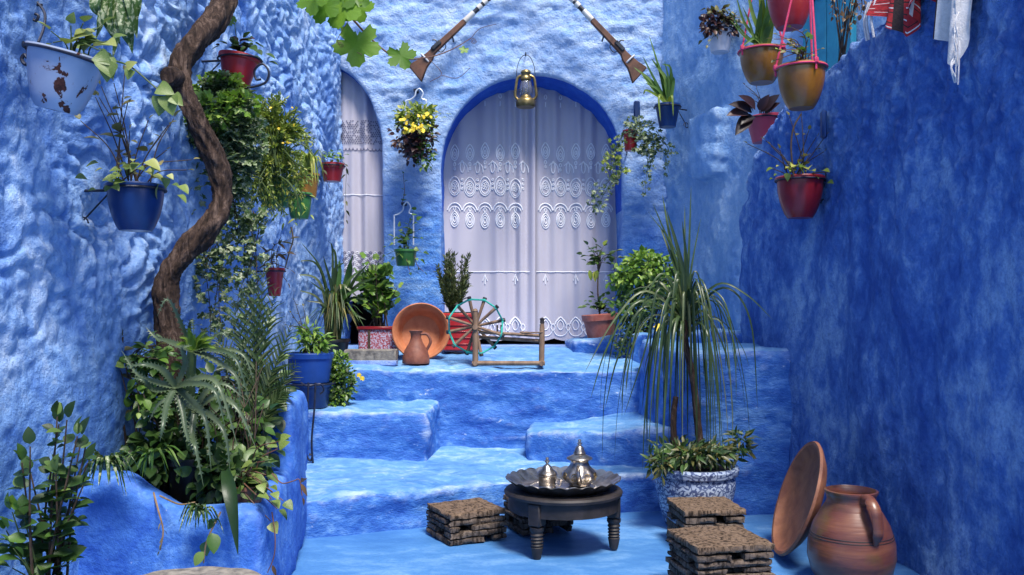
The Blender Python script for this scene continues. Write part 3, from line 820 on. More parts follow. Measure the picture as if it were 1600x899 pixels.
# ------------------------------------------------------------------ table, tray, pots
tc = Vector((S(80, 4.66), 4.66, 0)); RT = .305
t = thing('low_table', 'low round black wooden table carrying the silver tea tray', 'table', tc)
MB().lathe([(0, .275), (RT - .03, .275), (RT, .283), (RT + .003, .296), (RT - .004, .306), (RT - .02, .309), (0, .309)], Matrix.Translation(tc), 64).build('table_top', m_wood_d, t)
def apr(r, z, w): return r, z
MB().lathe([(RT - .02, .278), (RT - .018, .208), (RT - .05, .208), (RT - .05, .278)], Matrix.Translation(tc), 48).build('apron', m_wood_d, t)
for ang in (237, 352, 114):
    a = R(ang); lc = tc + Vector((.262 * math.cos(a), .262 * math.sin(a), 0))
    mb = MB(); M = Matrix.Translation(lc) @ Matrix.Rotation(a, 4, 'Z')
    mb.box((0, 0, .222), (.068, .068, .112), M, .006)
    mb.lathe([(r_ * .86, z_) for r_, z_ in [(0, 0), (.020, 0), (.026, .012), (.033, .045), (.036, .06), (.030, .064), (.037, .072), (.030, .080), (.038, .088), (.031, .096), (.038, .104), (.031, .112), (.039, .122), (.033, .132), (.042, .145), (.042, .16), (0, .16)]], M, 16)
    mb.build('leg', m_wood_d, t)
tray_c = tc + Vector((.0, 0, .312))
t = thing('tea_tray', 'round silver tray with scalloped rim on the low black table', 'tray', tray_c)
def scal(r, z, w):
    k = max(0, (r - .2) / .1)
    return r * (1 + .016 * k * abs(math.cos(w * 13)) ), z + .011 * k * abs(math.cos(w * 13)) - .004 * k
MB().lathe([(0, 0), (.20, .0), (.235, .004), (.262, .026), (.290, .046), (.297, .050), (.293, .053), (.258, .033), (.230, .012), (.20, .007), (0, .007)], Matrix.Translation(tray_c), 144, scal).build('dish', m_silver, t)
mb = MB()
for rr in (.06, .12, .17):
    for k in range(int(rr * 260)):
        a = 2 * math.pi * k / int(rr * 260); mb.lathe([(0, .003), (.008, .002), (.009, 0)], Matrix.Translation(tray_c + Vector((rr * math.cos(a), rr * math.sin(a), .0072))), 6)
mb.build('engraving', m_silver, t, kind='stuff')

def teapot(label, c, s, name='teapot'):
    t = thing(name, label, 'teapot', c)
    M = Matrix.Translation(c) @ Matrix.Diagonal((1.42, 1.42, 1, 1))
    def lob(r, z, w):
        k = max(0, 1 - abs(z - 28 * s) / (26 * s)); return r * (1 + .05 * k * math.cos(w * 8)), z
    MB().lathe([(0, 0), (18 * s, 0), (21 * s, 3 * s), (19 * s, 6 * s), (27 * s, 14 * s), (30.5 * s, 24 * s), (29 * s, 33 * s), (23 * s, 43 * s), (17.5 * s, 52 * s), (15.5 * s, 60 * s), (17 * s, 66 * s), (18 * s, 68 * s), (0, 68 * s)], M, 64, lob).build('body', m_silver, t)
    lid = MB().lathe([(0, 67 * s), (22 * s, 67 * s), (23.5 * s, 69 * s), (22 * s, 72 * s), (14 * s, 77 * s), (10.5 * s, 80 * s), (11 * s, 83 * s), (9 * s, 88 * s), (7.5 * s, 95 * s), (5 * s, 100 * s), (3 * s, 102 * s), (0, 102 * s)], M, 40).build('lid', m_silver, t)
    MB().lathe([(0, 101 * s), (3 * s, 101 * s), (2.5 * s, 103 * s), (4.5 * s, 106 * s), (4.5 * s, 108 * s), (2 * s, 110 * s), (2 * s, 111 * s), (3.4 * s, 113 * s), (3 * s, 116 * s), (0, 118 * s)], M, 16).build('finial', m_silver, lid)
    sp = smooth_path([c + Vector((-4 * s, -36 * s, 16 * s)), c + Vector((-6 * s, -50 * s, 26 * s)), c + Vector((-7 * s, -50 * s, 46 * s)), c + Vector((-8 * s, -60 * s, 62 * s))], 18)
    MB().tube(sp, [(.0 + 9 - 5.5 * i / 18) * s for i in range(len(sp))], 12).build('spout', m_silver, t)
    hd = smooth_path([c + Vector((3 * s, 22 * s, 62 * s)), c + Vector((8 * s, 54 * s, 60 * s)), c + Vector((8 * s, 60 * s, 36 * s)), c + Vector((4 * s, 40 * s, 18 * s))], 18)
    MB().tube(hd, 2.6 * s, 10).build('handle', m_silver, t)
    for k in range(8):
        a = R(k * 45 + 22); cc_ = c + Vector((42.6 * s * math.cos(a), 42.6 * s * math.sin(a), 25 * s))
        tn = Vector((-math.sin(a), math.cos(a), 0)); nr = Vector((math.cos(a), math.sin(a), 0)); pts = []
        for i in range(26):
            w = i * .42; rr = (10.5 - i * .32) * s; pts.append(cc_ + tn * (rr * math.cos(w)) + UP * (rr * 1.15 * math.sin(w)) - nr * (abs(rr) * .18))
        MB().tube(pts, .9 * s, 5).build('scroll', m_brass, t)
teapot('large silver teapot with tall domed lid and embossed scrolls on the tray', tray_c + Vector((.085, .0, .010)), .00205)
def sugar(c, s):
    t = thing('sugar_bowl', 'small silver lidded bowl beside the large teapot', 'bowl', c)
    M = Matrix.Translation(c) @ Matrix.Diagonal((1.4, 1.4, 1, 1))
    MB().lathe([(0, 0), (15 * s, 0), (16 * s, 2 * s), (15 * s, 5 * s), (16 * s, 9 * s), (15 * s, 13 * s), (16 * s, 17 * s), (16.5 * s, 27 * s), (15 * s, 29 * s), (0, 29 * s)], M, 32).build('body', m_silver, t)
    l = MB().lathe([(0, 28.5 * s), (19 * s, 28.5 * s), (20 * s, 31 * s), (18 * s, 33 * s), (19 * s, 36 * s), (16 * s, 41 * s), (10 * s, 47 * s), (8.5 * s, 52 * s), (5 * s, 57 * s), (3 * s, 59 * s), (0, 59 * s)], M, 32).build('lid', m_silver, t)
    MB().lathe([(0, 58 * s), (3 * s, 58 * s), (2.2 * s, 62 * s), (5 * s, 66 * s), (5 * s, 68 * s), (2 * s, 70 * s), (3.3 * s, 73 * s), (2.6 * s, 76 * s), (0, 77 * s)], M, 14).build('finial', m_silver, l)
    MB().tube(smooth_path([c + Vector((20 * s, -6 * s, 25 * s)), c + Vector((34 * s, -10 * s, 22 * s)), c + Vector((32 * s, -9 * s, 6 * s)), c + Vector((20 * s, -6 * s, 5 * s))], 12), 1.8 * s, 8).build('handle', m_silver, t)
sugar(tray_c + Vector((-.085, -.04, .010)), .0020)

# ------------------------------------------------------------------ clay jar and leaning dish
YJ = 4.05; s = S(1, YJ); jc = Vector((S(1330 - 800, YJ), YJ, 0))
t = thing('clay_jar', 'big-bellied brown glazed clay jar with one strap handle by the ultramarine wall', 'jar', jc)
zr = ZC - (768 - HZ) / F * YJ
def jr(y): return zr - (y - 768) * s
prof = [(0, 0), (46 * s, 0), (50 * s, .012), (60 * s, jr(893)), (66 * s, jr(868)), (65 * s, jr(845)), (57 * s, jr(818)), (47 * s, jr(800)), (38 * s, jr(786)), (36 * s, jr(780)), (38 * s, jr(772)), (40 * s, jr(769)), (40 * s, jr(766)), (37 * s, jr(765)), (33 * s, jr(772)), (32 * s, jr(782)), (50 * s, jr(815)), (0, jr(840))]
MB().lathe(prof, Matrix.Translation(jc), 64).build('body', m_jar, t)
for yy in (832, 836):
    k = (yy - 818) / 27.0; rr = (57 + 8 * k) * s
    ring = [jc + Vector((rr * math.cos(a), rr * math.sin(a), jr(yy))) for a in [i * math.pi / 32 for i in range(65)]]
    MB().tube(ring, .0022, 6).build('groove_line', m_wood_d, t)
hp = smooth_path([jc + Vector((4 * s, -35 * s, jr(775))), jc + Vector((8 * s, -52 * s, jr(772))), jc + Vector((12 * s, -66 * s, jr(786))), jc + Vector((14 * s, -70 * s, jr(815))), jc + Vector((13 * s, -60 * s, jr(838)))], 24)
mb = MB(); nh = len(hp); vv = []; ff = []
for i, p_ in enumerate(hp):
    tn = (hp[min(i + 1, nh - 1)] - hp[max(0, i - 1)]).normalized(); sd = tn.cross(Vector((0, -1, .2))).normalized(); n_ = sd.cross(tn)
    w = (9.5 - 2.0 * i / nh) * s * (1 if i < nh - 4 else .85 - .15 * (i - nh + 4))
    for k in range(10):
        a = 2 * math.pi * k / 10; vv.append(p_ + sd * (w * math.cos(a)) + n_ * (w * .5 * math.sin(a)))
for i in range(nh - 1):
    for k in range(10): ff.append((i * 10 + k, i * 10 + (k + 1) % 10, (i + 1) * 10 + (k + 1) % 10, (i + 1) * 10 + k))
ff += [tuple(range(9, -1, -1)), tuple(range((nh - 1) * 10, nh * 10))]
mb.add(vv, ff).build('handle', m_jar, t)

YD = 4.47; dc = Vector((S(1243 - 800, YD), YD, 0))
t = thing('clay_dish', 'large shallow terracotta dish leaning on edge against the ultramarine wall behind the jar', 'dish', dc)
rD = .298; axis = Vector((-.94, .07, .33)).normalized()
Mq = axis.to_track_quat('Z', 'Y').to_matrix().to_4x4()
rimdrop = rD * math.sqrt(1 - axis.z ** 2)
M = Matrix.Translation(dc + Vector((.02, 0, rimdrop + .012))) @ Mq
MB().lathe([(0, -.05), (rD * .62, -.05), (rD * .80, -.035), (rD - .01, 0), (rD, .012), (rD - .006, .024), (rD - .022, .022), (rD * .88, .004), (rD * .76, -.018), (0, -.026)], M, 72).build('bowl', m_terra_d, t)
# ------------------------------------------------------------------ spinning wheel
def spinning():
    Y = 6.62; c = P(743, 510, Y); s = S(1, Y); base = P(743, 571, Y); base.z = .80 + .088 * (Y - 6.42) + .012
    t = thing('spinning_wheel', 'wooden spinning wheel strung with teal cord on the terrace edge', 'spinning wheel', base)
    def W(px, py, dy=0.0): q_ = P(px, py, Y); return Vector((q_.x, Y + dy, q_.z))
    zb = base.z
    MB().tube(smooth_path([Vector((c.x, Y - .045, zb)), Vector((c.x, Y - .045, W(743, 530).z)), W(743, 488, -.045)], 10), [4.6 * s] * 4 + [4.8 * s] * 3 + [4.4 * s] * 4, 10).build('wheel_post', m_wood, t)
    MB().tube(smooth_path([Vector((c.x, Y + .075, zb + .01)), W(743, 488, .075)], 6), 4.0 * s, 10).build('wheel_post', m_wood, t)
    MB().lathe([(0, 0), (3.5 * s, 0), (4.5 * s, 3 * s), (2.5 * s, 6 * s), (0, 7 * s)], Matrix.Translation(W(743, 489, -.045)), 12).build('finial', m_wood, t)
    MB().tube([W(743, 511, -.08), W(743, 511, .10)], 4.2 * s, 12).build('hub', m_wood, t)
    tips = []
    for k in range(12):
        a = R(12 + k * 30); dy = -.052 if k % 2 else .052
        tip = c + Vector((45 * s * math.cos(a), dy, 45 * s * math.sin(a)))
        MB().tube([c + Vector((3 * s * math.cos(a), dy * .6, 3 * s * math.sin(a))), c.lerp(tip, .5) + Vector((0, dy * .25, 0)), tip], [2.0 * s, 2.4 * s, 2.7 * s], 8).build('spoke', m_wood, t)
        MB().tube([tip - (tip - c).normalized() * 2.0 * s, tip + (tip - c).normalized() * 2 * s], 3.3 * s, 8).build('spoke_cap', m_wood_d, t)
        tips.append(c + (tip - c) * .955)
    mb = MB()
    for k in range(12):
        for dz in (-1, 1):
            a_, b_ = tips[k], tips[(k + 1) % 12]; mid = a_.lerp(b_, .5) + Vector((0, .006 * dz, 0))
            mb.tube([a_ + Vector((0, .01 * dz, 0)), mid, b_ - Vector((0, .01 * dz, 0))], 1.5 * s, 5)
        mb.lathe([(0, -2.6 * s), (3.1 * s, -2 * s), (3.4 * s, 0), (3.1 * s, 2 * s), (0, 2.6 * s)], Matrix.Translation(tips[k]), 8)
    mb.build('cord', m_teal, t)
    xr = W(846, 500).x
    MB().tube([Vector((c.x - 5 * s, Y - .045, zb + .008)), Vector((xr + 5 * s, Y - .045, zb + .008))], 3.6 * s, 8).build('base_rail', m_wood, t)
    MB().tube([Vector((c.x, Y - .07, zb + .008)), Vector((c.x, Y + .11, zb + .008))], 4.0 * s, 8).build('cross_foot', m_wood, t)
    MB().tube([Vector((xr, Y - .09, zb + .008)), Vector((xr, Y + .09, zb + .008))], 4.0 * s, 8).build('cross_foot', m_wood, t)
    p0 = Vector((xr, Y - .02, zb)); p1 = W(847, 505, -.02)
    MB().tube([p0, p0.lerp(p1, .5), p0.lerp(p1, .85), p1], [4.4 * s, 4.6 * s, 4.2 * s, 3 * s], 10).build('spindle_post', m_wood, t)
    MB().lathe([(0, -2 * s), (3.6 * s, 0), (3.2 * s, 4 * s), (4 * s, 7 * s), (0, 9 * s)], Matrix.Translation(p1), 12).build('finial', m_wood_d, t)
    MB().tube([W(748, 519, -.01), W(846, 525, -.01)], 2.5 * s, 8).build('rail', m_wood, t)
    MB().tube([W(748, 527, .03), W(846, 533, .0)], 2.8 * s, 8).build('rail', m_wood, t)
    MB().tube(smooth_path([W(812, 519, -.04), W(822, 520, -.04), W(848, 519, -.04)], 8), [.8 * s, 1.5 * s, 2.2 * s, 1.6 * s, 2.2 * s, 1.4 * s, 1.2 * s, 1.0 * s, .8 * s][:9], 8).build('spindle', m_wood, t)
    for px in (777, 783): MB().tube([W(px, 522), W(px, 508)], 1.5 * s, 6).build('peg', m_wood_d, t)
spinning()

# ------------------------------------------------------------------ terracotta basin and little jug
Y = 6.78; s = S(1, Y); zt = .80 + .088 * (Y - 6.42)
bc = Vector((S(656 - 800, Y), Y, zt + .01))
t = thing('clay_basin', 'orange terracotta basin propped on its rim facing the steps', 'basin', bc)
ax = Vector((.10, -.97, .18)).normalized(); rr = 45.5 * s
M = Matrix.Translation(bc + Vector((0, .09, rr * .985 + .004))) @ ax.to_track_quat('Z', 'Y').to_matrix().to_4x4()
MB().lathe([(0, -.16), (rr * .60, -.16), (rr * .78, -.12), (rr * .93, -.02), (rr * 1.0, -.004), (rr * 1.005, .012), (rr * .97, .018), (rr * .89, .006), (rr * .76, -.09), (rr * .66, -.128), (rr * .3, -.138), (0, -.14)], M, 72).build('bowl', m_terra, t)
jc2 = Vector((S(650 - 800, 6.64), 6.64, .80 + .088 * (6.64 - 6.42) + .014)); s = S(1, 6.64)
t = thing('clay_jug', 'little dark red clay jug standing in front of the terracotta basin', 'jug', jc2)
MB().lathe([(0, 0), (21 * s, 0), (21.5 * s, 2 * s), (21 * s, 10 * s), (18 * s, 20 * s), (11 * s, 32 * s), (8 * s, 40 * s), (8.5 * s, 46 * s), (11 * s, 51 * s), (9.5 * s, 51.5 * s), (7 * s, 46 * s), (6.5 * s, 41 * s), (0, 30 * s)], Matrix.Translation(jc2), 32).build('body', m_jug, t)
MB().tube(smooth_path([jc2 + Vector((8 * s, -2 * s, 46 * s)), jc2 + Vector((18 * s, -3 * s, 45 * s)), jc2 + Vector((23 * s, -3 * s, 34 * s)), jc2 + Vector((17 * s, -2 * s, 21 * s))], 16), 2.3 * s, 8).build('handle', m_jug, t)

# ------------------------------------------------------------------ blanket over the near right wall
def blanket():
    yA, yB = 4.50, 3.80; t = thing('blanket', 'red, black and white striped woollen blanket slung over the wall top', 'blanket', (XR(4.2) - .03, 4.2, 2.5))
    def wt(y): return np.interp(y, [3.6, 4.49, 5.0], [2.88, 2.74, 2.60])
    def lobe(name, ya, yb, tips, seed, mats):
        n, m = 44, 60; v = []; f = []; r = random.Random(seed)
        for i in range(n + 1):
            u = i / n; y = ya + (yb - ya) * u; low = np.interp(u, [a for a, b in tips], [b for a, b in tips]); top = float(wt(y)) + .05
            for j in range(m + 1):
                w = j / m
                if w < .3:                       # over the top of the wall
                    k = w / .3; x = XR(y) + .34 * (1 - k) - .02; z = top + .03 * math.sin(k * math.pi) - .02 * k
                else:
                    k = (w - .3) / .7; z = top + (low - top) * k; x = XR(y) - .05 - .035 * math.sin(u * 15 + seed) - .02 * math.sin(u * 33) * k - .02 * k
                v.append((x, y, z))
        for i in range(n):
            for j in range(m):
                k = i * (m + 1) + j; f.append((k, k + 1, k + m + 2, k + m + 1))
        mb = MB().add(v, f); me = mb.mesh(name, None)
        for x in mats: me.materials.append(x)
        for q_, p_ in enumerate(me.polygons):
            i, j = divmod(q_, m); p_.material_index = seed_pattern(seed, i / n, j / m)
        put(name, me, None, t)
    def seed_pattern(seed, u, w):
        k = w * 1.0 + u * .12
        if seed == 1:
            if abs(u - .5) < .04 or abs(u - .22) < .012 or abs(u - .78) < .014: return 2 if abs(u - .5) < .04 else 1
            d = (w * 7 + u * .6) % 1
            return 1 if d < .07 else (2 if .5 < d < .6 else 0)
        if u < .34: return 1 if (w * 11) % 1 < .12 or abs(u - .16) < .02 else 0
        if u < .42: return 2 if u > .38 else 0
        return 1
    lobe('cloth_fold', 4.50, 4.10, [(0, 2.72), (.28, 2.66), (.62, 2.53), (.8, 2.62), (1, 2.78)], 1, [m_red_cloth, m_white_cloth, m_black_cloth])
    lobe('cloth_fold', 4.09, 3.84, [(0, 2.70), (.15, 2.60), (.35, 2.46), (.6, 2.40), (.85, 2.29), (1, 2.50)], 2, [m_red_cloth, m_white_cloth, m_black_cloth])
    r = random.Random(3)
    mb = MB()
    for k in range(16):
        y = 3.84 + .03 * r.random(); z0 = r.uniform(2.3, 2.7); x = XR(y) - .10
        mb.tube(smooth_path([(x, y, z0), (x - .02 + r.uniform(-.015, .015), y - .015, z0 - .05), (x - .01, y - .01 + r.uniform(-.02, .02), z0 - .11)], 6), .0035, 5)
    mb.build('fringe', m_white_cloth, t)
    mb = MB()
    for y in (4.53, 4.51, 4.47): mb.tube(smooth_path([(XR(y) - .08, y, 2.79), (XR(y) - .10, y + .01, 2.70), (XR(y) - .085, y + .015, 2.6)], 8), .006, 6)
    mb.build('fringe', m_white_cloth, t)
blanket()

# ------------------------------------------------------------------ foreground stone table
Y = 2.62; c = Vector((S(286 - 800, Y), Y, 0)); zt = ZC - (924 - HZ) / F * Y
t = thing('stone_table', 'round weathered stone table top in front of the blue planter', 'table', c)
def rough(r, z, w): return r * (1 + .006 * math.sin(w * 7) + .004 * math.sin(w * 23)), z + .002 * math.sin(w * 11 + r * 60)
MB().lathe([(0, zt - .06), (.24, zt - .06), (.258, zt - .05), (.262, zt - .012), (.252, zt - .001), (.2, zt), (.1, zt + .001), (0, zt)], Matrix.Translation(c), 72, rough).build('table_top', m_stone, t)
MB().lathe([(0, 0), (.17, 0), (.16, .05), (.09, .10), (.08, zt - .12), (.12, zt - .058), (0, zt - .058)], Matrix.Translation(c), 32).build('pedestal', m_stone, t)
# ------------------------------------------------------------------ plant kit
def leaf_template(kind):
    """unit leaf along +Y, normal +Z -> (verts, faces)"""
    if kind in ('ovate', 'round', 'lance', 'heart', 'blade'):
        n = {'ovate': 6, 'round': 6, 'lance': 6, 'heart': 6, 'blade': 7}[kind]
        wd = {'ovate': lambda t: .34 * math.sin(math.pi * t ** .8) ** .8, 'round': lambda t: .48 * math.sin(math.pi * t ** .9) ** .6,
              'lance': lambda t: .15 * math.sin(math.pi * t ** .75), 'heart': lambda t: .46 * math.sin(math.pi * min(1, t * .92 + .08) ** .62) ** .85,
              'blade': lambda t: .07 * (1 - t) ** .5 * min(1, t * 8 + .4)}[kind]
        v = []; f = []
        for i in range(n + 1):
            t = i / n; w = max(wd(min(max(t, .0), 1)), 0.004) if 0 < i < n else .004
            z = -.22 * t * t + .05 * t
            v += [(-w, t, z + w * .35), (0, t, z), (w, t, z + w * .35)]
        for i in range(n):
            k = i * 3; f += [(k, k + 1, k + 4, k + 3), (k + 1, k + 2, k + 5, k + 4)]
        return v, f
    if kind == 'tiny':
        return [(0, 0, 0), (-.3, .5, .08), (0, .55, -.04), (.3, .5, .08), (0, 1, -.15)], [(0, 2, 1), (0, 3, 2), (1, 2, 4), (2, 3, 4)]
    if kind in ('ivy', 'grape', 'gera'):
        lob = {'ivy': 5, 'grape': 5, 'gera': 7}[kind]; n = {'ivy': 20, 'grape': 40, 'gera': 24}[kind]; v = [(0, .42, -.03)]
        for i in range(n):
            a = -math.pi / 2 + 2 * math.pi * i / n
            d = abs(math.sin(lob * (a + math.pi / 2) / 2)) if kind != 'gera' else .75 + .25 * abs(math.sin(lob * (a + math.pi / 2) / 2))
            r = {'ivy': .30 + .26 * d ** 1.3, 'grape': .34 + .22 * d ** .7, 'gera': .52 * d}[kind]
            if kind == 'grape': r += .03 * (1 if i % 2 else -1)
            back = math.sin(a) < -.9
            if back: r *= .6
            v.append((r * math.cos(a), .42 + r * math.sin(a), .05 * math.sin(3 * a) - .10 * r * r + (.06 if i % 2 else 0) * r))
        return v, [(0, 1 + i, 1 + (i + 1) % n) for i in range(n)]
TPL = {}; LM = {}
def tpl(kind):
    if kind not in TPL:
        TPL[kind] = leaf_template(kind)
    return TPL[kind]
def orient(p, d, up, size, wide=1.0):
    y = Vector(d).normalized(); x = y.cross(up)
    if x.length < 1e-3: x = y.orthogonal()
    x.normalize(); z = x.cross(y)
    M = Matrix((x * wide, y, z)).transposed() * size
    return Matrix.Translation(p) @ M.to_4x4()
def one_leaf(root, kind, mat, M, name='leaf'):
    key = (kind, mat.name)
    if key not in LM:
        v, f = tpl(kind); me = bpy.data.meshes.new(kind + '_leaf'); me.from_pydata(v, [], f); me.update()
        for p in me.polygons: p.use_smooth = True
        me.materials.append(mat); LM[key] = me
    o = bpy.data.objects.new(name, LM[key]); COL.objects.link(o); o.parent = root
    o.matrix_local = Matrix.Translation(-org(root)) @ M
    return o
def many_leaves(root, name, kind, mat, Ms):
    if not Ms: return
    v, f = tpl(kind); v = np.array(v); m = len(v)
    A = np.array([[list(r) for r in M] for M in Ms])
    V = np.einsum('nij,mj->nmi', A[:, :3, :3], v) + A[:, None, :3, 3]
    fl_ = []
    nf = max(len(q) for q in f)
    F_ = np.array(f); Fa = (F_[None] + (np.arange(len(Ms)) * m)[:, None, None]).reshape(-1, nf)
    return put(name, np_mesh(name, V.reshape(-1, 3), Fa), mat, root, kind='stuff')
def rv(s=1.0): return Vector((U(-1, 1), U(-1, 1), U(-1, 1))) * s
def up_rand(k=.6): return (UP + Vector((U(-k, k), -.45 + U(-k, k), U(-.2, .3)))).normalized()

def stems(root, paths, mat, r0=.004, r1=.0015, seg=5, name='stem'):
    mb = MB()
    for p in paths:
        n = len(p); one = MB() if len(paths) <= 24 else mb
        one.tube(p, [r0 + (r1 - r0) * i / (n - 1) for i in range(n)], seg)
        if one is not mb: one.build(name, mat, root)
    if mb.v: mb.build(name, mat, root, kind='stuff')
def fan(base, tips, Y, dy=.1, bend=.25, n=12, rb=.03):
    """curved stems from a base point to tip pixels"""
    o = []
    for tp in tips:
        q = P(tp[0], tp[1], Y); q.y = Y + (tp[2] if len(tp) > 2 else U(-dy, dy))
        b = Vector(base) + Vector((U(-rb, rb), U(-rb, rb), 0))
        mid = b.lerp(q, .5) + Vector(((q.x - b.x) * -bend, 0, abs(q.x - b.x) * bend)) + rv(.012)
        o.append(smooth_path([b, mid, q], n))
    return o
def along(paths, every, t0, fn):
    """calls fn(point, tangent, index, t) at steps along each path"""
    for p in paths:
        L = sum((p[i + 1] - p[i]).length for i in range(len(p) - 1)); k = max(1, int(L * (1 - t0) / every)); tot = len(p) - 1
        for i in range(k + 1):
            t = t0 + (1 - t0) * i / k; x = t * tot; a = min(int(x), tot - 1)
            fn(p[a].lerp(p[a + 1], x - a), (p[a + 1] - p[a]).normalized(), i, t)
def leafy(root, paths, kind, mat, every, size, t0=.25, single=True, out=.9, droop=.2, tip=True, jit=.35, name='leaf', az0=None):
    Ms = []
    ph = [U(0, 6.28)]
    def fn(p, tg, i, t):
        a = ph[0] + i * 2.4 + U(-.4, .4)
        side = Vector((math.cos(a), math.sin(a) * .8, 0))
        d = (tg * .6 + side * out + Vector((0, 0, -droop + U(-.2, .2)))).normalized()
        if tip and t > .97: d = (tg + rv(.3)).normalized()
        Ms.append(orient(p + d * size * .12, d, up_rand(), size * U(1 - jit, 1 + jit) * (1 - .25 * t)))
    along(paths, every, t0, fn)
    if single:
        for M in Ms: one_leaf(root, kind, mat, M, name)
    else: many_leaves(root, 'foliage', kind, mat, Ms)
def cloud(root, blobs, count, kind, mat, size, name='foliage', hollow=.5, face=.5):
    """leaves spread through ellipsoids given as (px, py, Y, rx px, ry px, ry depth m)"""
    Ms = []; vol = [b[3] * b[4] for b in blobs]; tot = sum(vol)
    for b, w in zip(blobs, vol):
        c = P(b[0], b[1], b[2]); rx, rz = S(b[3], b[2]), S(b[4], b[2]); ry = b[5] if len(b) > 5 else rx * .7
        for k in range(int(count * w / tot)):
            d = rv().normalized() * (U(hollow, 1) if U(0, 1) < .8 else U(0, 1))
            p = c + Vector((d.x * rx, d.y * ry, d.z * rz)) * U(.85, 1.12)
            dr = (d + Vector((0, -.2, -.15)) + rv(.7)).normalized(); n = (Vector((0, -face, .6)) + d * .5 + rv(.6)).normalized()
            Ms.append(orient(p, dr, n, size * U(.6, 1.3)))
    return many_leaves(root, name, kind, mat, Ms)
def trail(root, paths, kind, mat, every, size, spread, name='trailing_foliage', stemmat=None):
    Ms = []
    def fn(p, tg, i, t):
        for k in range(2):
            o_ = rv(spread); d = (o_.normalized() + Vector((0, -.3, -.3))).normalized()
            Ms.append(orient(p + o_, d, (Vector((0, -.7, .5)) + rv(.6)).normalized(), size * U(.6, 1.25)))
    along(paths, every, 0, fn)
    if stemmat: stems(root, paths, stemmat, .003, .0015, 4)
    return many_leaves(root, name, kind, mat, Ms)
def strap(root, pts, w, mat, name='leaf', nrm=None, fold=.3, n=14, tipw=.02, shape=None):
    p = smooth_path(pts, n); sh_ = shape or (lambda t: (w * min(1, .55 + t * 2) * max(tipw, (1 - t) ** .55)))
    return MB().ribbon(p, sh_, nrm, fold).build(name, mat, root, sharp=0)
def frond(root, pts, mat, w, n=26, leaf=.05, ang=.8, name='frond', lw=.10):
    p = smooth_path(pts, n); mb = MB(); mb.tube(p, [.004 - .003 * i / (len(p) - 1) for i in range(len(p))], 5)
    for i in range(2, len(p)):
        t = i / (len(p) - 1); tg = (p[i] - p[i - 1]).normalized()
        sd = tg.cross(Vector((0, -1, .3))).normalized()
        for s_ in (-1, 1):
            d = (sd * s_ * ang + tg * .75 + Vector((0, U(-.25, .1), U(-.1, .2)))).normalized(); L = leaf * math.sin(math.pi * min(.97, .18 + t * .8)) ** .6 * U(.85, 1.1)
            a = p[i]; b = a + d * L * .5 + Vector((0, 0, .004)); c_ = a + d * L - Vector((0, 0, L * .12))
            mb.ribbon([a, b, c_], lambda q_: L * lw * (1 - q_ * .9), Vector((0, -1, .5)), .2)
    return mb.build(name, mat, root, sharp=0)

# ------------------------------------------------------------------ pots
def pot(root, c, rt, rb, h, mat, style='tub', tilt=None, seg=40, soil=True, tray=False, name='pot'):
    """c = centre of the rim; the pot reaches h below it"""
    M = Matrix.Translation(c)
    if tilt: M = M @ Matrix.Rotation(R(tilt[0]), 4, 'Y') @ Matrix.Rotation(R(tilt[1]), 4, 'X')
    th = max(.006, rt * .05)
    if style == 'tub':
        pr = [(0, -h), (rb * .97, -h), (rb, -h + .004), (rb + (rt - rb) * .80 - th * .5, -h * .17), (rt - th, -h * .15), (rt, -h * .14), (rt * 1.015, -.006), (rt, 0), (rt - th, -.001)]
    elif style == 'round':
        pr = [(0, -h), (rb, -h)] + [(rb + (rt * .97 - rb) * math.sin(t * math.pi / 2) ** .75, -h + (h * .90) * t) for t in [i / 9 for i in range(1, 10)]] + [(rt * .97, -h * .10), (rt * 1.06, -h * .075), (rt * 1.07, -h * .03), (rt * 1.03, 0), (rt * .97, -.001)]
    elif style == 'ribbed':
        pr = [(0, -h), (rb, -h), (rb + (rt - rb) * .82, -h * .2), (rt * 1.02, -h * .19), (rt * 1.04, -h * .03), (rt, 0), (rt * .95, -.001)]
    elif style == 'clay':
        pr = [(0, -h), (rb, -h), (rb + (rt - rb) * .70, -h * .27), (rt, -h * .26), (rt * 1.02, -h * .02), (rt * .99, 0), (rt * .91, -.001)]
    else:                                                   # plain bowl
        pr = [(0, -h), (rb, -h)] + [(rb + (rt - rb) * t ** .62, -h + h * t) for t in [i / 9 for i in range(1, 10)]] + [(rt * 1.03, .002), (rt * 1.02, .008), (rt * .97, .006)]
    inner = pr[-1][0]
    pr += [(inner - th * .8, -h * .16), (inner - th * 1.5, -h * .24)]
    mod = None
    if style == 'ribbed':
        mod = lambda r, z, w: (r * (1 + (.018 if -h * .9 < z < -h * .2 else 0) * math.cos(w * 22)), z)
    o = MB().lathe(pr + [(0, -h * .24)], M, seg if style != 'ribbed' else 132, mod).build(name, mat, root)
    if soil:
        rs = inner - th * 1.3
        MB().lathe([(0, -h * .13), (rs * .6, -h * .14), (rs, -h * .17), (rs, -h * .22)], M, 24, lambda r, z, w: (r, z + U(-.004, .004))).build('soil', m_soil, root)
    return o
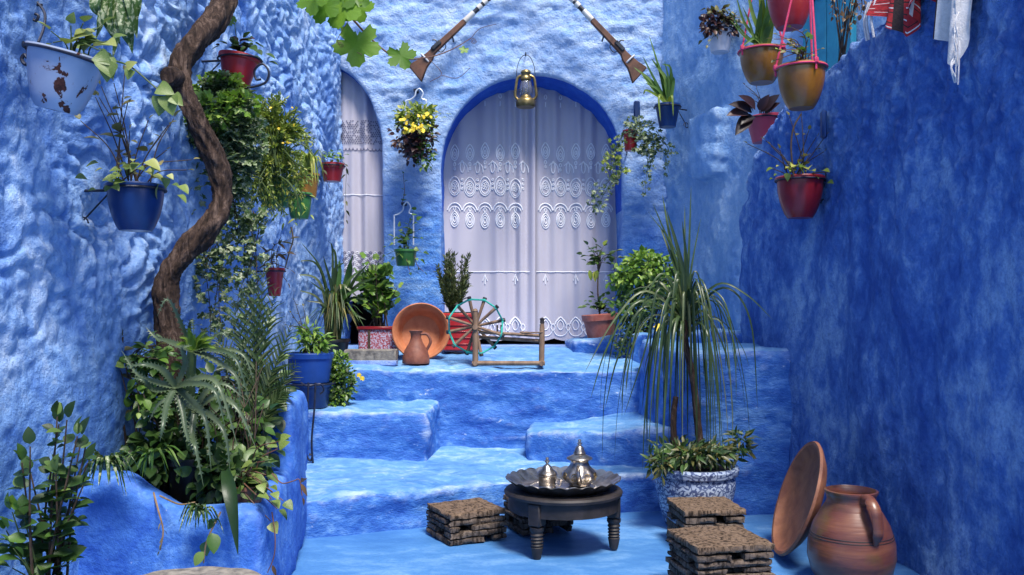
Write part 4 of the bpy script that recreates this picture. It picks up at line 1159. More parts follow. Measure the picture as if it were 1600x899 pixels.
def ring_hook(root, c, r, wall, mat=None, drop=.02, curl=True):
    """iron ring under the rim with an arm to the wall point"""
    mat = mat or m_iron; z = c.z - drop
    d = (Vector((wall.x, wall.y, 0)) - Vector((c.x, c.y, 0))); dist = d.length; d.normalize()
    mb = MB(); rr = r * 1.04
    mb.tube([Vector((c.x + rr * math.cos(a), c.y + rr * math.sin(a), z)) for a in [i * math.pi / 16 for i in range(33)]], .005, 6)
    a = Vector((c.x, c.y, z)) + d * rr; b = Vector((wall.x, wall.y, z)) + d * .03
    mb.tube([a, b], .006, 6); mb.tube([b + UP * .09, b - UP * .14], .006, 6)
    if curl:
        pts = [a.lerp(b, .8) - UP * .13 + (d * -.03 * math.cos(k * .5) * (1 - k / 20) + UP * .03 * math.sin(k * .5) * (1 - k / 20)) for k in range(16)]
        mb.tube([a - UP * .01] + pts[::-1][:1] + pts[::-1], .0035, 5)
    return mb.build('wall_bracket', mat, root)
def wire_hanger(root, px, py, Y, w, h, mat):
    """bent wire frame like a pot hanger seen on the pillar"""
    mb = MB(); z = lambda k: P(px + k[0] * w, py + k[1] * h, Y)
    mb.tube(smooth_path([z((-1, 2.6)), z((-1, .75)), z((-.95, .5)), z((-.5, .38)), z((-.1, .1)), z((0, -.25)), z((.35, -.45)), z((.7, -.1)), z((.55, .3)), z((.95, .45)), z((1, .75)), z((1, 2.6))], 60), .0065, 6)
    return mb.build('wire_hanger', mat, root)
def potted(label, rim, Y, rt, h, rb, mat, style='tub', tilt=None, name='potted_plant', group=None, wall=None, drop=.02, soil=True, hookmat=None):
    c = P(rim[0], rim[1], Y); RT_, H_, RB_ = S(rt, Y), S(h, Y), S(rb, Y)
    t = thing(name, label, 'potted plant', c - UP * H_, group)
    pot(t, c, RT_, RB_, H_, mat, style, tilt, soil=soil)
    if wall == 'left': ring_hook(t, c, RT_, Vector((XL(Y + RT_ * .3), Y + RT_ * .3, c.z)), hookmat, drop)
    elif wall == 'back': ring_hook(t, c, RT_, Vector((c.x, 7.7, c.z)), hookmat, drop)
    elif wall == 'right': ring_hook(t, c, RT_, Vector((XR(Y), Y, c.z)), hookmat, drop)
    elif wall == 'side': ring_hook(t, c, RT_, Vector((XS(Y + .1), Y + .1, c.z)), hookmat, drop)
    return t, c, RT_
# ------------------------------------------------------------------ the old vine
def vine():
    pts = [(372, -95, 22, 4.55), (354, -8, 21, 4.45), (338, 28, 21, 4.35), (308, 62, 22, 4.25), (284, 95, 22, 4.18), (282, 130, 20, 4.15), (298, 168, 20, 4.15), (317, 208, 21, 4.17), (335, 250, 22, 4.2),
           (347, 292, 21, 4.22), (343, 328, 22, 4.2), (322, 360, 22, 4.16), (293, 390, 21, 4.12), (270, 420, 21, 4.1), (260, 455, 21, 4.1), (262, 500, 22, 4.1), (266, 550, 23, 4.1), (268, 610, 24, 4.1), (268, 690, 27, 4.1), (268, 775, 30, 4.1)]
    base = P(268, 775, 4.1)
    t = thing('vine_tree', 'old grapevine with thick twisted brown trunk rising from the planter', 'vine', base)
    path = smooth_path([P(a, b, y) for a, b, r, y in pts], 19 * 16); n = len(path)
    rad = np.interp(np.linspace(0, 1, n), np.linspace(0, 1, len(pts)), [S(r * (.80 if b < 430 else .88), y) for a, b, r, y in pts])
    seg = 44; mb = MB(); mb.tube(path, list(rad), seg)
    me = mb.mesh('trunk', None)
    co = np.array([v.co[:] for v in me.vertices]); k = np.arange(len(co)); i = np.minimum(k // seg, n - 1); a = (k % seg) * 2 * math.pi / seg
    tt = i / n; cen = np.array([p[:] for p in path])[i]
    tw = a + tt * 9
    q = np.stack([np.cos(tw) * 2.6, np.sin(tw) * 2.6, tt * 26], 1)
    rid = fbm(q * 1.3, 4, 91) * .21 + .07 * np.sin(tw * 4 + 3 * fbm(q * .6, 2, 3)) + .10 * fbm(np.stack([tt * 18, tt * 0, tt * 0], 1), 2, 5)
    co = cen + (co - cen) * (1 + rid)[:, None]
    me.vertices.foreach_set('co', co.astype(np.float32).ravel()); me.update()
    put('trunk', me, m_bark, t)
    s = P(278, 122, 4.15); e = P(262, 118, 4.02)
    st = smooth_path([s, P(268, 120, 4.06), e], 8); MB().tube(st, [.040, .042, .044, .046, .046, .044, .043, .041, .036], 16).build('branch_stub', m_bark, t)
    # shoot carrying the big leaves in front of the back wall
    sh_ = smooth_path([P(372, -95, 4.55), P(440, -70, 5.4), P(510, -15, 6.2), P(548, 27, 6.4), P(585, 66, 6.5), P(622, 91, 6.55), P(668, 90, 6.6), P(705, 78, 6.7), P(736, 60, 6.8)], 60)
    MB().tube(sh_, [.011 - .008 * i / (len(sh_) - 1) for i in range(len(sh_))], 7).build('shoot', m_rstem, t)
    for (px, py, tx, ty, Y, sz) in [(512, -8, 497, 34, 6.15, 50), (545, -10, 530, 26, 6.2, 62), (530, 2, 520, 40, 6.25, 44), (556, -5, 562, 20, 6.35, 46), (560, 42, 556, 92, 6.42, 66), (620, 72, 634, 103, 6.5, 42), (490, -20, 488, 16, 6.1, 48), (728, 74, 720, 84, 6.75, 14), (541, -26, 566, 0, 6.2, 52)]:
        a, b = P(px, py, Y), P(tx, ty, Y - .03); one_leaf(t, 'grape', L_GRAPE, orient(a, b - a, Vector((U(-.3, .3), -1, .35)), S(sz, Y), 1.05))
    for (a, b, c, Y) in [((548, 27), (528, 60), (530, 68), 6.4), ((668, 90), (690, 115), (672, 128), 6.6), ((690, 118), (715, 122), (735, 106), 6.6), ((736, 60), (750, 45), (775, 38), 6.8), ((558, 82), (575, 90), (582, 86), 6.4)]:
        MB().tube(smooth_path([P(*a, Y), P(*b, Y), P(*c, Y)], 12), .0022, 5).build('tendril', m_rstem, t)
    for (px, py, Y) in [(532, 70, 6.4), (740, 64, 6.8), (560, 94, 6.42)]:
        MB().tube([P(px + 5 * math.cos(k * .6) * (1 - k / 26), py + 5 * math.sin(k * .6) * (1 - k / 26), Y) for k in range(22)], .0018, 4).build('tendril', m_rstem, t)
vine()

# ------------------------------------------------------------------ left wall, from the near end
# hanging striped plant whose basket is above the picture
t, c, r = potted('long striped leaves trailing from a basket above the chipped enamel bowl', (176, -45), 3.45, 40, 40, 26, m_blackp, 'tub', wall='left')
for (x0, y0, x1, y1, x2, y2, w) in [(172, -40, 168, 20, 178, 62, 11), (185, -40, 200, 20, 207, 84, 13), (190, -40, 205, 5, 214, 60, 9), (180, -40, 175, 30, 188, 70, 9), (165, -40, 150, 5, 158, 28, 10), (200, -40, 215, 0, 212, 40, 8), (182, -40, 196, 40, 200, 70, 10), (170, -40, 160, 30, 150, 62, 8), (186, -40, 188, 30, 176, 92, 8)]:
    Y = 3.32; strap(t, [P(x0, y0, Y), P(x1, y1, Y - .05), P(x2, y2, Y - .02)], S(w, Y), L_STRIPE, nrm=Vector((U(-.3, .3), -1, .3)), shape=(lambda W: lambda q: W * max(.04, math.sin(math.pi * min(1, .12 + q * .88)) ** .8))(S(w, Y)))
# chipped enamel bowl on scrolled iron
t, c, r = potted('chipped pale blue enamel bowl showing rust, hung on scrolled iron', (104, 86), 3.1, 57, 88, 30, m_enamel, 'bowl', tilt=(13, 4), soil=True)
mb = MB(); Y = 3.14
mb.tube(smooth_path([P(22, 0, Y + .12), P(24, 30, Y + .12), P(32, 60, Y + .06), P(45, 82, Y), P(47, 95, Y), P(40, 101, Y), P(34, 93, Y), P(38, 86, Y), P(42, 90, Y)], 40), .0065, 7)
mb.tube(smooth_path([P(24, 20, Y + .12), P(35, 8, Y + .1), P(47, 15, Y + .1), P(44, 26, Y + .1), P(38, 22, Y + .1), P(41, 16, Y + .1)], 24), .0055, 6)
mb.tube(smooth_path([P(40, -10, Y + .1), P(58, 4, Y + .1), P(70, 22, Y + .08), P(68, 45, Y + .04), P(60, 66, Y)], 24), .005, 6)
mb.tube(smooth_path([P(66, 8, Y + .1), P(52, 10, Y + .1), P(50, 26, Y + .1), P(56, 33, Y + .1), P(60, 25, Y + .1), P(55, 22, Y + .1)], 24), .005, 6)
rim = [c + Matrix.Rotation(R(13), 3, 'Y') @ Vector((r * 1.05 * math.cos(a), r * 1.05 * math.sin(a), -.012)) for a in [i * math.pi / 18 for i in range(37)]]
mb.tube(rim, .005, 6); mb.tube([P(24, 30, Y + .12), Vector((XL(Y + .3) - .02, Y + .3, P(24, 30, Y).z))], .007, 6)
mb.build('scrolled_bracket', m_iron, t)
b = c + Vector((.03, 0, -.01))
pa = fan(b, [(118, 45), (135, 40), (150, 33), (95, 58), (160, 55), (172, 72), (128, 60), (75, 62), (110, 70), (165, 85)], 3.08, .07)
stems(t, pa, m_gstem, .003, .002); leafy(t, pa, 'heart', L_POTH, .05, .062, .45)
pa2 = [smooth_path([b, P(175, 95, 3.05), P(205, 105, 3.0), P(235, 130, 3.0), P(250, 142, 3.0), P(268, 150, 3.0)], 20)]
stems(t, pa2, m_gstem, .0035, .0025)
for (x, y, dx, dy, sz) in [(245, 138, 22, 6, 30), (262, 148, 6, 28, 34), (255, 150, -8, 30, 32), (268, 150, 20, 16, 24), (198, 108, 16, -14, 20), (172, 95, -6, 28, 34), (160, 92, 14, 24, 36), (150, 85, 22, 14, 30), (205, 108, -8, 20, 18)]:
    a = P(x, y, 3.0); one_leaf(t, 'heart', L_POTH, orient(a, P(x + dx, y + dy, 2.99) - a, Vector((U(-.4, .4), -1, .5)), S(sz, 3.0)))

# navy pot with tall leafy stems
t, c, r = potted('navy blue round pot with tall thin leafy stems, left of the vine trunk', (212, 289), 3.55, 43, 72, 24, m_blue_p, 'round', wall='left')
tips = [(140, 195), (150, 150), (158, 135), (165, 160), (178, 130), (190, 110), (197, 160), (226, 185), (240, 205), (262, 180), (272, 200), (282, 262), (300, 250), (215, 210), (250, 230), (186, 175)]
pa = fan(c - UP * .02, tips, 3.5, .10, .12, rb=.06); stems(t, pa, m_stem, .0032, .0018); leafy(t, pa, 'ovate', L_OLIVE, .085, .050, .3, jit=.5)
pa = fan(c, [(145, 250), (150, 285), (160, 262), (255, 285), (270, 275), (280, 290), (235, 270), (190, 272), (265, 300), (165, 300), (172, 290)], 3.42, .08, .4); leafy(t, pa, 'heart', L_POTH, .05, .060, .5)
# terracotta-red pot behind the trunk on scrolled iron
t, c, r = potted('red pot of dark glossy leaves on curled iron, behind the top of the vine trunk', (375, 88), 4.7, 32, 48, 20, m_red, 'tub', tilt=(8, 0), wall='left')
pa = fan(c, [(345, 72), (352, 66), (365, 62), (378, 60), (390, 66), (400, 70), (408, 80), (412, 92), (370, 70), (385, 72), (360, 76), (395, 78)], 4.65, .1, .3); leafy(t, pa, 'ovate', L_DK, .035, .062, .3); leafy(t, pa[:6], 'ovate', L_PURP, .04, .05, .4)
pa = fan(c, [(366, 38)], 4.65, .02); stems(t, pa, m_gstem); leafy(t, pa, 'gera', L_LIME, .08, .06, .95)
mb = MB(); Y = 4.62
mb.tube(smooth_path([P(386, 137, Y), P(400, 135, Y), P(416, 128, Y), P(420, 112, Y), P(410, 100, Y), P(398, 110, Y), P(400, 124, Y), P(408, 124, Y)], 30), .006, 6); mb.build('scroll', m_iron, t)
# big ivy
t, c, r = potted('black pot of small variegated ivy spilling down the wall behind the vine trunk', (352, 165), 4.8, 34, 50, 24, m_blackp, 'tub', wall='left')
cloud(t, [(350, 150, 4.65, 42, 26), (352, 185, 4.6, 46, 38), (372, 222, 4.62, 40, 44), (362, 265, 4.65, 30, 46), (318, 195, 4.6, 30, 30), (345, 130, 4.6, 22, 16)], 1500, 'ivy', L_IVY, .050, hollow=.75)
cloud(t, [(345, 140, 4.62, 40, 22), (335, 175, 4.5, 40, 24), (372, 165, 4.55, 30, 20)], 320, 'ivy', L_LIME, .044, hollow=.9)
vines = [[(310, 200), (292, 250), (290, 300), (282, 340)], [(300, 260), (300, 300), (285, 330), (276, 365)], [(372, 280), (368, 330), (380, 370), (386, 430), (395, 500), (392, 560)], [(355, 290), (372, 350), (350, 400), (342, 470), (350, 540)], [(330, 380), (322, 420), (328, 480), (330, 560)], [(382, 340), (398, 380), (402, 440), (412, 520)], [(318, 400), (340, 430), (332, 500)], [(365, 300), (366, 372), (340, 380), (322, 430)], [(395, 330), (405, 352), (392, 410), (372, 468), (376, 540)]]
trail(t, [smooth_path([P(x, y, 4.66) for x, y in v_], 24) for v_ in vines], 'ivy', L_IVY, .016, .043, .040, stemmat=m_stem)
# feathery yellow-green bush
t, c, r = potted('feathery yellow-green asparagus fern bush spilling over a dark green pot', (430, 280), 5.35, 28, 44, 20, m_greenp, 'tub', wall='left')
mb = MB(); Ms = []
for k in range(150):
    Y = 5.2 + U(-.12, .12); a = U(0, 6.28); rad = U(25, 62); tx = 425 + rad * math.cos(a) * 1.0; ty = 232 - rad * math.sin(a) * 1.35 + (30 if math.sin(a) < 0 else 0)
    p = smooth_path([P(425 + U(-12, 12), 265 + U(-20, 10), Y), P((425 + tx) / 2 + U(-8, 8), (250 + ty) / 2 - 24, Y), P(tx, ty, Y - .03)], 12); mb.tube(p, [.003 - .002 * i / 12 for i in range(13)], 4)
    for q in range(2, 13):
        for _ in range(5):
            d = ((p[q] - p[q - 1]).normalized() * .8 + rv(.9)).normalized(); Ms.append(orient(p[q] + rv(.006), d, rv().normalized(), U(.02, .042), .5))
mb.build('stem', m_gstem, t, kind='stuff'); many_leaves(t, 'foliage', 'tiny', L_YEL, Ms)
mb = MB()
for (a, b_, c_) in [((440, 230), (460, 252), (475, 262)), ((400, 270), (420, 300), (448, 335)), ((430, 270), (455, 290), (470, 330)), ((410, 280), (398, 310), (385, 325)), ((445, 240), (470, 225), (492, 245)), ((420, 255), (405, 285), (418, 318)), ((448, 280), (464, 305), (462, 345))]:
    mb.tube(smooth_path([P(*a, 5.1), P(*b_, 5.02), P(*c_, 5.05)], 12), .0035, 5)
mb.build('runner', m_gstem, t)
Ms = []
for k in range(14):
    p = P(415 + U(-40, 45), 185 + U(-40, 40), 5.05); Ms.append(orient(p, rv().normalized(), Vector((0, -1, .4)), U(.015, .028)))
many_leaves(t, 'flowers', 'tiny', m_yellowfl, Ms)
# orange and green pots beyond it
t, c, r = potted('orange pot of arching yellow-green grass beside the asparagus fern', (481, 272), 6.15, 18, 36, 13, m_orangep, 'tub', wall='left')
for k in range(46):
    a = U(0, 6.28); L = U(14, 40); strap(t, [c + rv(.02), P(481 + L * math.cos(a) * .6, 258 - U(5, 25), 6.1 + .1 * math.sin(a)), P(481 + L * math.cos(a), 262 + U(-12, 40), 6.1 + .12 * math.sin(a))], .012, L_YEL, n=8)
t, c, r = potted('green pot with drooping stems just below the orange pot', (468, 302), 5.7, 19, 40, 13, m_greenp, 'round', wall='left')
pa = fan(c, [(445, 300), (450, 325), (490, 310), (440, 345), (458, 360), (485, 335), (470, 290), (455, 285), (430, 330)], 5.6, .1, .5); leafy(t, pa, 'lance', L_YEL, .025, .055, .2, single=False)
# small red pot near the narrow arch
t, c, r = potted('small red pot of light green sprigs hanging beside the narrow arch', (519, 256), 7.0, 19, 28, 13, m_red, 'clay', wall='left')
pa = fan(c, [(503, 244), (510, 238), (520, 240), (530, 238), (540, 244), (535, 250), (500, 250), (526, 246)], 6.95, .08, .3); leafy(t, pa, 'ovate', L_LIME, .03, .045, .3)
vs = [smooth_path([P(534, 252, 6.85), P(541, 262, 6.82), P(540, 300, 6.83), P(541, 342, 6.83)], 16), smooth_path([P(505, 254, 6.85), P(505, 268, 6.82), P(512, 285, 6.83)], 10)]
stems(t, vs, m_gstem, .002, .0015); leafy(t, vs, 'lance', L_OLIVE, .05, .055, .1)
# red pot lower on the wall
t, c, r = potted('red pot with withered hanging stalks low on the dimpled wall', (429, 419), 5.55, 16, 44, 9, m_red, 'tub', wall='left')
pa = fan(c, [(447, 395), (440, 400), (452, 375), (436, 385), (424, 405), (450, 420), (446, 440), (415, 408), (420, 398)], 5.5, .06, .4); stems(t, pa, m_dry, .003, .002); leafy(t, pa, 'lance', L_DRY, .05, .08, .4, droop=.8); leafy(t, pa[:4], 'lance', L_OLIVE, .05, .07, .3)
vs = [smooth_path([P(455, 355, 5.5), P(458, 375, 5.5), P(452, 395, 5.5), P(446, 418, 5.5)], 12)]
stems(t, vs, m_dry, .006, .004)

# ------------------------------------------------------------------ pillar between the arches
t, c, r = potted('hanging pot of yellow flowers over dark red leaves on the pillar between arches', (647, 205), 7.5, 20, 40, 15, m_blackp, 'tub')
wire_hanger(t, 650, 148, 7.58, 16, 20, m_wire); MB().box((P(650, 140, 7.64).x, 7.66, P(650, 140, 7.6).z), (.04, .1, .02)).build('wall_hook', m_iron, t)
cloud(t, [(650, 190, 7.42, 32, 20), (640, 178, 7.42, 22, 14), (662, 180, 7.44, 22, 16)], 520, 'tiny', L_YEL, .05, hollow=.6)
cloud(t, [(632, 212, 7.4, 24, 22), (655, 225, 7.4, 26, 20), (645, 235, 7.4, 18, 20), (672, 208, 7.42, 12, 14)], 300, 'ovate', L_PURP, .045, name='dark_leaves', hollow=.7)
cloud(t, [(662, 245, 7.4, 14, 24), (668, 225, 7.4, 10, 20)], 130, 'tiny', L_MID, .045, name='trailing_foliage')
for k in range(30):
    p = P(648 + U(-20, 28), 194 + U(-16, 16), 7.24 + U(-.03, .04)); one_leaf(t, 'gera', m_yellowfl, orient(p, rv().normalized(), Vector((U(-.4, .4), -1, .6)), U(.03, .042)), 'flower')
pa = fan(c, [(615, 185), (620, 200), (690, 182), (684, 175), (700, 178), (640, 160), (655, 158)], 7.4, .06, .3); leafy(t, pa, 'lance', L_YEL, .02, .045, .4, single=False)

t, c, r = potted('green pot of trailing heart-shaped leaves on the pillar above the basin', (634, 390), 7.42, 18, 26, 14, m_greenp, 'tub')
wire_hanger(t, 631, 326, 7.58, 15, 22, m_wire); MB().box((P(631, 318, 7.64).x, 7.66, P(631, 318, 7.6).z), (.04, .1, .02)).build('wall_hook', m_iron, t)
pa = fan(c, [(605, 385), (602, 398), (618, 372), (625, 355), (640, 350), (650, 345), (655, 372), (660, 395), (612, 410), (655, 405), (646, 330), (625, 375), (640, 365), (652, 360)], 7.36, .08, .3); stems(t, pa, m_gstem, .003, .0015); leafy(t, pa, 'heart', L_MID, .045, .058, .3)
vs = [smooth_path([P(628, 318, 7.55), P(632, 300, 7.5), P(630, 272, 7.55)], 10), smooth_path([P(648, 400, 7.3), P(652, 415, 7.28), P(662, 425, 7.3)], 8), smooth_path([P(635, 405, 7.3), P(640, 425, 7.28)], 8)]
stems(t, vs, m_rstem, .003, .002); leafy(t, vs, 'heart', L_MID, .05, .045, .1)

# ------------------------------------------------------------------ right of the doorway
t, c, r = potted('small red wall pot of trailing variegated ivy right of the wide arch', (985, 204), 7.45, 12, 32, 9, m_red, 'tub', wall='back')
MB().box((P(996, 180, 7.6).x, 7.64, P(996, 170, 7.6).z), (.055, .03, .15), None, .012).build('hanger_plate', m_blue_p, t)
cloud(t, [(990, 195, 7.4, 18, 12), (1005, 205, 7.36, 20, 16), (1010, 225, 7.36, 22, 18)], 260, 'ivy', L_IVY, .038, hollow=.6)
vs = [[(978, 205), (965, 225), (955, 255), (962, 280)], [(972, 215), (960, 245), (970, 272)], [(1005, 210), (1020, 235), (1015, 262)], [(1015, 215), (1035, 235), (1045, 270)], [(1000, 225), (1012, 250), (1010, 275), (1008, 300)], [(1025, 205), (1040, 225), (1050, 245)], [(962, 270), (945, 290), (930, 300), (922, 320)], [(960, 280), (940, 310), (935, 330)]]
trail(t, [smooth_path([P(x, y, 7.36) for x, y in v_], 16) for v_ in vs], 'ivy', L_IVY, .022, .036, .03, stemmat=m_gstem)
trail(t, [smooth_path([P(x, y, 7.34) for x, y in v_], 16) for v_ in [[(968, 215), (956, 245), (966, 275)], [(964, 225), (952, 262), (972, 270)]]], 'ivy', L_YEL, .022, .036, .05)

t, c, r = potted('small navy pot of upright iris blades beside the musket butt', (1043, 164), 7.3, 20, 35, 13, m_blue_p, 'tub', wall='side')
for (x1, y1, x2, y2, w) in [(1030, 110, 1014, 55, 5), (1025, 130, 1004, 88, 6), (1020, 130, 990, 105, 7), (1022, 140, 1000, 112, 9), (1035, 120, 1018, 92, 8), (1040, 125, 1026, 105, 9), (1045, 130, 1038, 95, 5), (1052, 130, 1052, 120, 6), (1048, 110, 1034, 100, 5), (1028, 140, 1008, 130, 6), (1038, 128, 1022, 84, 7), (1050, 125, 1046, 100, 5)]:
    strap(t, [c + rv(.02), P(x1, y1, 7.26), P(x2, y2, 7.24)], S(w, 7.3) * .62, L_MID, nrm=Vector((.3, -1, .2)))
for (x1, y1, x2, y2) in [(1050, 150, 1052, 182), (1030, 150, 1032, 190), (1012, 142, 1005, 148)]: strap(t, [c + Vector((0, -.03, .01)), P(x1, y1, 7.16), P(x2, y2, 7.16)], .014, L_YEL, nrm=Vector((0, -1, .2)))

t, c, r = potted('white pot of curly dark foliage high on the pale side wall', (1125, 44), 6.75, 22, 38, 14, m_whitep, 'tub', wall='side')
cloud(t, [(1122, 32, 6.68, 24, 14), (1112, 40, 6.62, 16, 16), (1143, 42, 6.66, 12, 14)], 220, 'ovate', L_PURP, .045, hollow=.6); cloud(t, [(1122, 22, 6.68, 24, 12), (1140, 30, 6.66, 16, 10)], 90, 'ovate', L_OLIVE, .045)
pa = fan(c, [(1150, 25), (1158, 45), (1100, 60), (1104, 72)], 6.6, .05, .4); stems(t, pa, m_gstem, .003, .002); leafy(t, pa, 'ovate', L_OLIVE, .04, .045, .4)

def ropes(root, c, r, top, n=3, mat=m_pinkrope, ph=.4, rad=.0055):
    mb = MB()
    for k in range(n):
        a = ph + k * 2 * math.pi / n; e = c + Vector((r * 1.04 * math.cos(a), r * 1.04 * math.sin(a), .0))
        mb.tube([e - UP * .045, e, e.lerp(top, .5) , top], rad, 6)
        mb.lathe([(0, -.018), (.012, -.012), (.014, 0), (.012, .012), (0, .018)], Matrix.Translation(e), 8)
    mb.tube([c + Vector((r * 1.05 * math.cos(a), r * 1.05 * math.sin(a), -.012)) for a in [i * math.pi / 16 for i in range(33)]], rad, 6)
    mb.build('rope', mat, root)
    w = Vector((XS(top.y), top.y, top.z))
    MB().tube(smooth_path([top - UP * .02, top + UP * .03, (top + w) / 2 + UP * .02, w + Vector((.05, 0, 0))], 12), .009, 6).build('iron_arm', m_iron, root)
t, c, r = potted('ochre glazed pot with broad green blades, hung behind the rope-slung ochre pot', (1190, 78), 5.35, 34, 52, 18, m_ochre, 'round')
ropes(t, c, r, P(1188, -75, 5.35), 3, m_pinkrope, 1.4)
for (x1, y1, x2, y2, w) in [(1165, 40, 1150, -5, 6), (1172, 40, 1160, 10, 5), (1175, 20, 1166, -30, 8), (1190, 10, 1180, -40, 13), (1200, 20, 1196, -25, 14), (1205, 30, 1215, 0, 13), (1200, 45, 1212, 30, 12), (1195, 40, 1205, 15, 12), (1185, 40, 1190, 0, 12), (1178, 60, 1160, 72, 6), (1168, 62, 1140, 30, 4), (1160, 50, 1138, 14, 4)]:
    strap(t, [c + rv(.03), P(x1, y1, 5.3), P(x2, y2, 5.25)], S(w, 5.3) * .62, L_YEL if w == 13 else L_MID, nrm=Vector((.2, -1, .1)))
t, c, r = potted('ochre glazed pot slung on bright pink ropes below the red hanging pot', (1252, 104), 4.6, 37, 66, 19, m_ochre, 'round')
ropes(t, c, r, P(1262, -110, 4.62), 3, m_pinkrope, 2.9)
pa = fan(c, [(1210, 60), (1222, 50), (1232, 48), (1240, 70), (1255, 68), (1262, 80), (1275, 82), (1215, 85), (1230, 80), (1245, 85), (1208, 75), (1226, 65), (1280, 78), (1206, 100)], 4.55, .08, .35); stems(t, pa, m_rstem, .003, .002); leafy(t, pa, 'ovate', L_OLIVE, .045, .036, .3, jit=.5); leafy(t, pa[3:8], 'gera', L_LIME, .06, .045, .6)
t, c, r = potted('red hanging pot seen from below over the ochre pots', (1234, -22), 4.9, 36, 66, 20, m_red, 'round')
ropes(t, c, r, P(1234, -110, 4.9), 3, m_pinkrope, .6)
cloud(t, [(1234, -32, 4.9, 36, 14)], 90, 'ovate', L_MID, .05)
t, c, r = potted('rose-pink pot of pointed purple leaves half behind the sloping wall end', (1192, 182), 6.42, 27, 40, 20, m_rose, 'tub', tilt=(-6, 0), wall='side')
for (x0, y0, x2, y2, w) in [(1170, 178, 1140, 176, 7), (1175, 176, 1145, 160, 6), (1172, 182, 1152, 206, 7), (1180, 172, 1160, 148, 6), (1190, 175, 1214, 148, 8), (1185, 172, 1200, 150, 8), (1178, 182, 1160, 190, 6), (1195, 178, 1215, 160, 7), (1176, 174, 1168, 160, 5)]:
    a = P(x0, y0, 6.3); b_ = P(x2, y2, 6.22); one_leaf(t, 'ovate', L_PURP, orient(a, b_ - a, Vector((U(-.3, .3), -1, .6)), (b_ - a).length * 1.05, .75))
pa = fan(c, [(1166, 133), (1175, 145), (1180, 140), (1168, 152)], 6.35, .05); stems(t, pa, m_stem, .003, .002); leafy(t, pa, 'lance', L_DRY, .05, .04, .6)
t, c, r = potted('dark red pot of bare twiggy stems on the ultramarine wall', (1250, 277), 5.12, 36, 64, 19, m_redd, 'round', wall='right')
pa = fan(c - UP * .02, [(1172, 222), (1210, 225), (1222, 232), (1236, 180), (1252, 175), (1262, 205), (1275, 215), (1285, 215), (1292, 235), (1270, 240), (1205, 265), (1200, 218), (1292, 270)], 5.05, .07, .05, rb=.05); stems(t, pa, m_stem, .0042, .002); leafy(t, pa, 'ovate', L_OLIVE, .10, .036, .35, jit=.5)
pa = fan(c, [(1212, 262), (1220, 258), (1232, 262), (1215, 272), (1262, 262), (1280, 268), (1208, 280), (1240, 258), (1290, 285)], 4.98, .05, .3); leafy(t, pa, 'heart', L_YEL, .05, .055, .5)
mb = MB(); mb.tube(smooth_path([P(1240, 275, 5.0), P(1236, 230, 5.0), P(1240, 200, 5.0), P(1252, 178, 5.0)], 14), .005, 6); mb.build('twig', m_stem, t)
MB().box((XR(5.0) - .05, 5.0, P(1290, 195, 5.0).z), (.03, .05, .16), None, .012).build('hanger_plate', m_blue_p, t)
# dead vine over the near wall
y0 = 5.0; base = Vector((XR(y0) + .05, y0, 2.62))
t = thing('dead_vine', 'bare dried vine twigs hanging above the sloping wall end', 'vine', base)
pa = []
for tp in [(1300, 25), (1310, 30), (1322, 48), (1330, 40), (1335, 30), (1345, 22), (1352, 15), (1328, 55), (1305, 15), (1298, 6), (1340, 8)]:
    pa.append(smooth_path([base + rv(.02), P(tp[0] + U(-12, 12), tp[1] - 36, 4.9), P(tp[0] + U(-6, 6), tp[1] - 12, 4.85), P(*tp, 4.85)], 14))
stems(t, pa, m_stem, .004, .002); leafy(t, pa, 'ovate', L_DRY, .06, .03, .3, jit=.5)
# ------------------------------------------------------------------ on the terrace
def zt_(Y): return .80 + .088 * (Y - 6.42) + .008
# blue tub with sprigs on a second pot, iron stand
Yt = 6.08
t = thing('potted_plant', 'ribbed blue tub of lime-green sprigs on an iron stand on the step', 'potted plant', (S(485 - 800, Yt), Yt, .57))
c = P(485, 551, Yt); pot(t, c, S(35, Yt), S(29, Yt), S(46, Yt), m_blue_b, 'ribbed')
c2 = P(488, 598, Yt); pot(t, c2, S(30, Yt), S(24, Yt), c2.z - .572, m_blue_p, 'tub', name='lower_pot', soil=False)
mb = MB()
for (x, yb) in ((476, 720), (487, 738)):
    mb.tube(smooth_path([P(x + 6, 598, Yt - .22), P(x + 4, 640, Yt - .24), P(x, 690, Yt - .25), P(x + 3, yb - 8, Yt - .25), P(x + 9, yb, Yt - .25), P(x + 12, yb - 8, Yt - .25), P(x + 7, yb - 10, Yt - .25)], 36), .007, 7)
rr = S(38, Yt)
mb.tube([c + Vector((rr * math.cos(a), rr * math.sin(a), -S(48, Yt))) for a in [i * math.pi / 16 for i in range(33)]], .007, 6)
mb.tube(smooth_path([P(470, 598, Yt - .2), P(482, 604, Yt - .22), P(500, 600, Yt - .22), P(506, 610, Yt - .2), P(500, 616, Yt - .2)], 20), .006, 6)
mb.tube(smooth_path([P(446, 590, Yt - .1), P(440, 596, Yt - .1), P(442, 606, Yt - .1), P(452, 604, Yt - .1)], 16), .006, 6)
mb.build('iron_stand', m_iron, t)
pa = fan(c, [(455, 490), (460, 470), (448, 508), (470, 480), (490, 510), (500, 520), (510, 530), (480, 525), (495, 535), (515, 540), (470, 530), (462, 520)], Yt - .04, .1, .2, rb=.08); stems(t, pa, m_stem, .0035, .002)
leafy(t, pa[4:], 'lance', L_LIME, .022, .06, .2, single=True); leafy(t, pa[:4], 'tiny', L_OLIVE, .035, .03, .2, single=False)
cloud(t, [(492, 535, Yt - .05, 26, 16), (482, 522, Yt - .05, 18, 16)], 240, 'lance', L_LIME, .055)
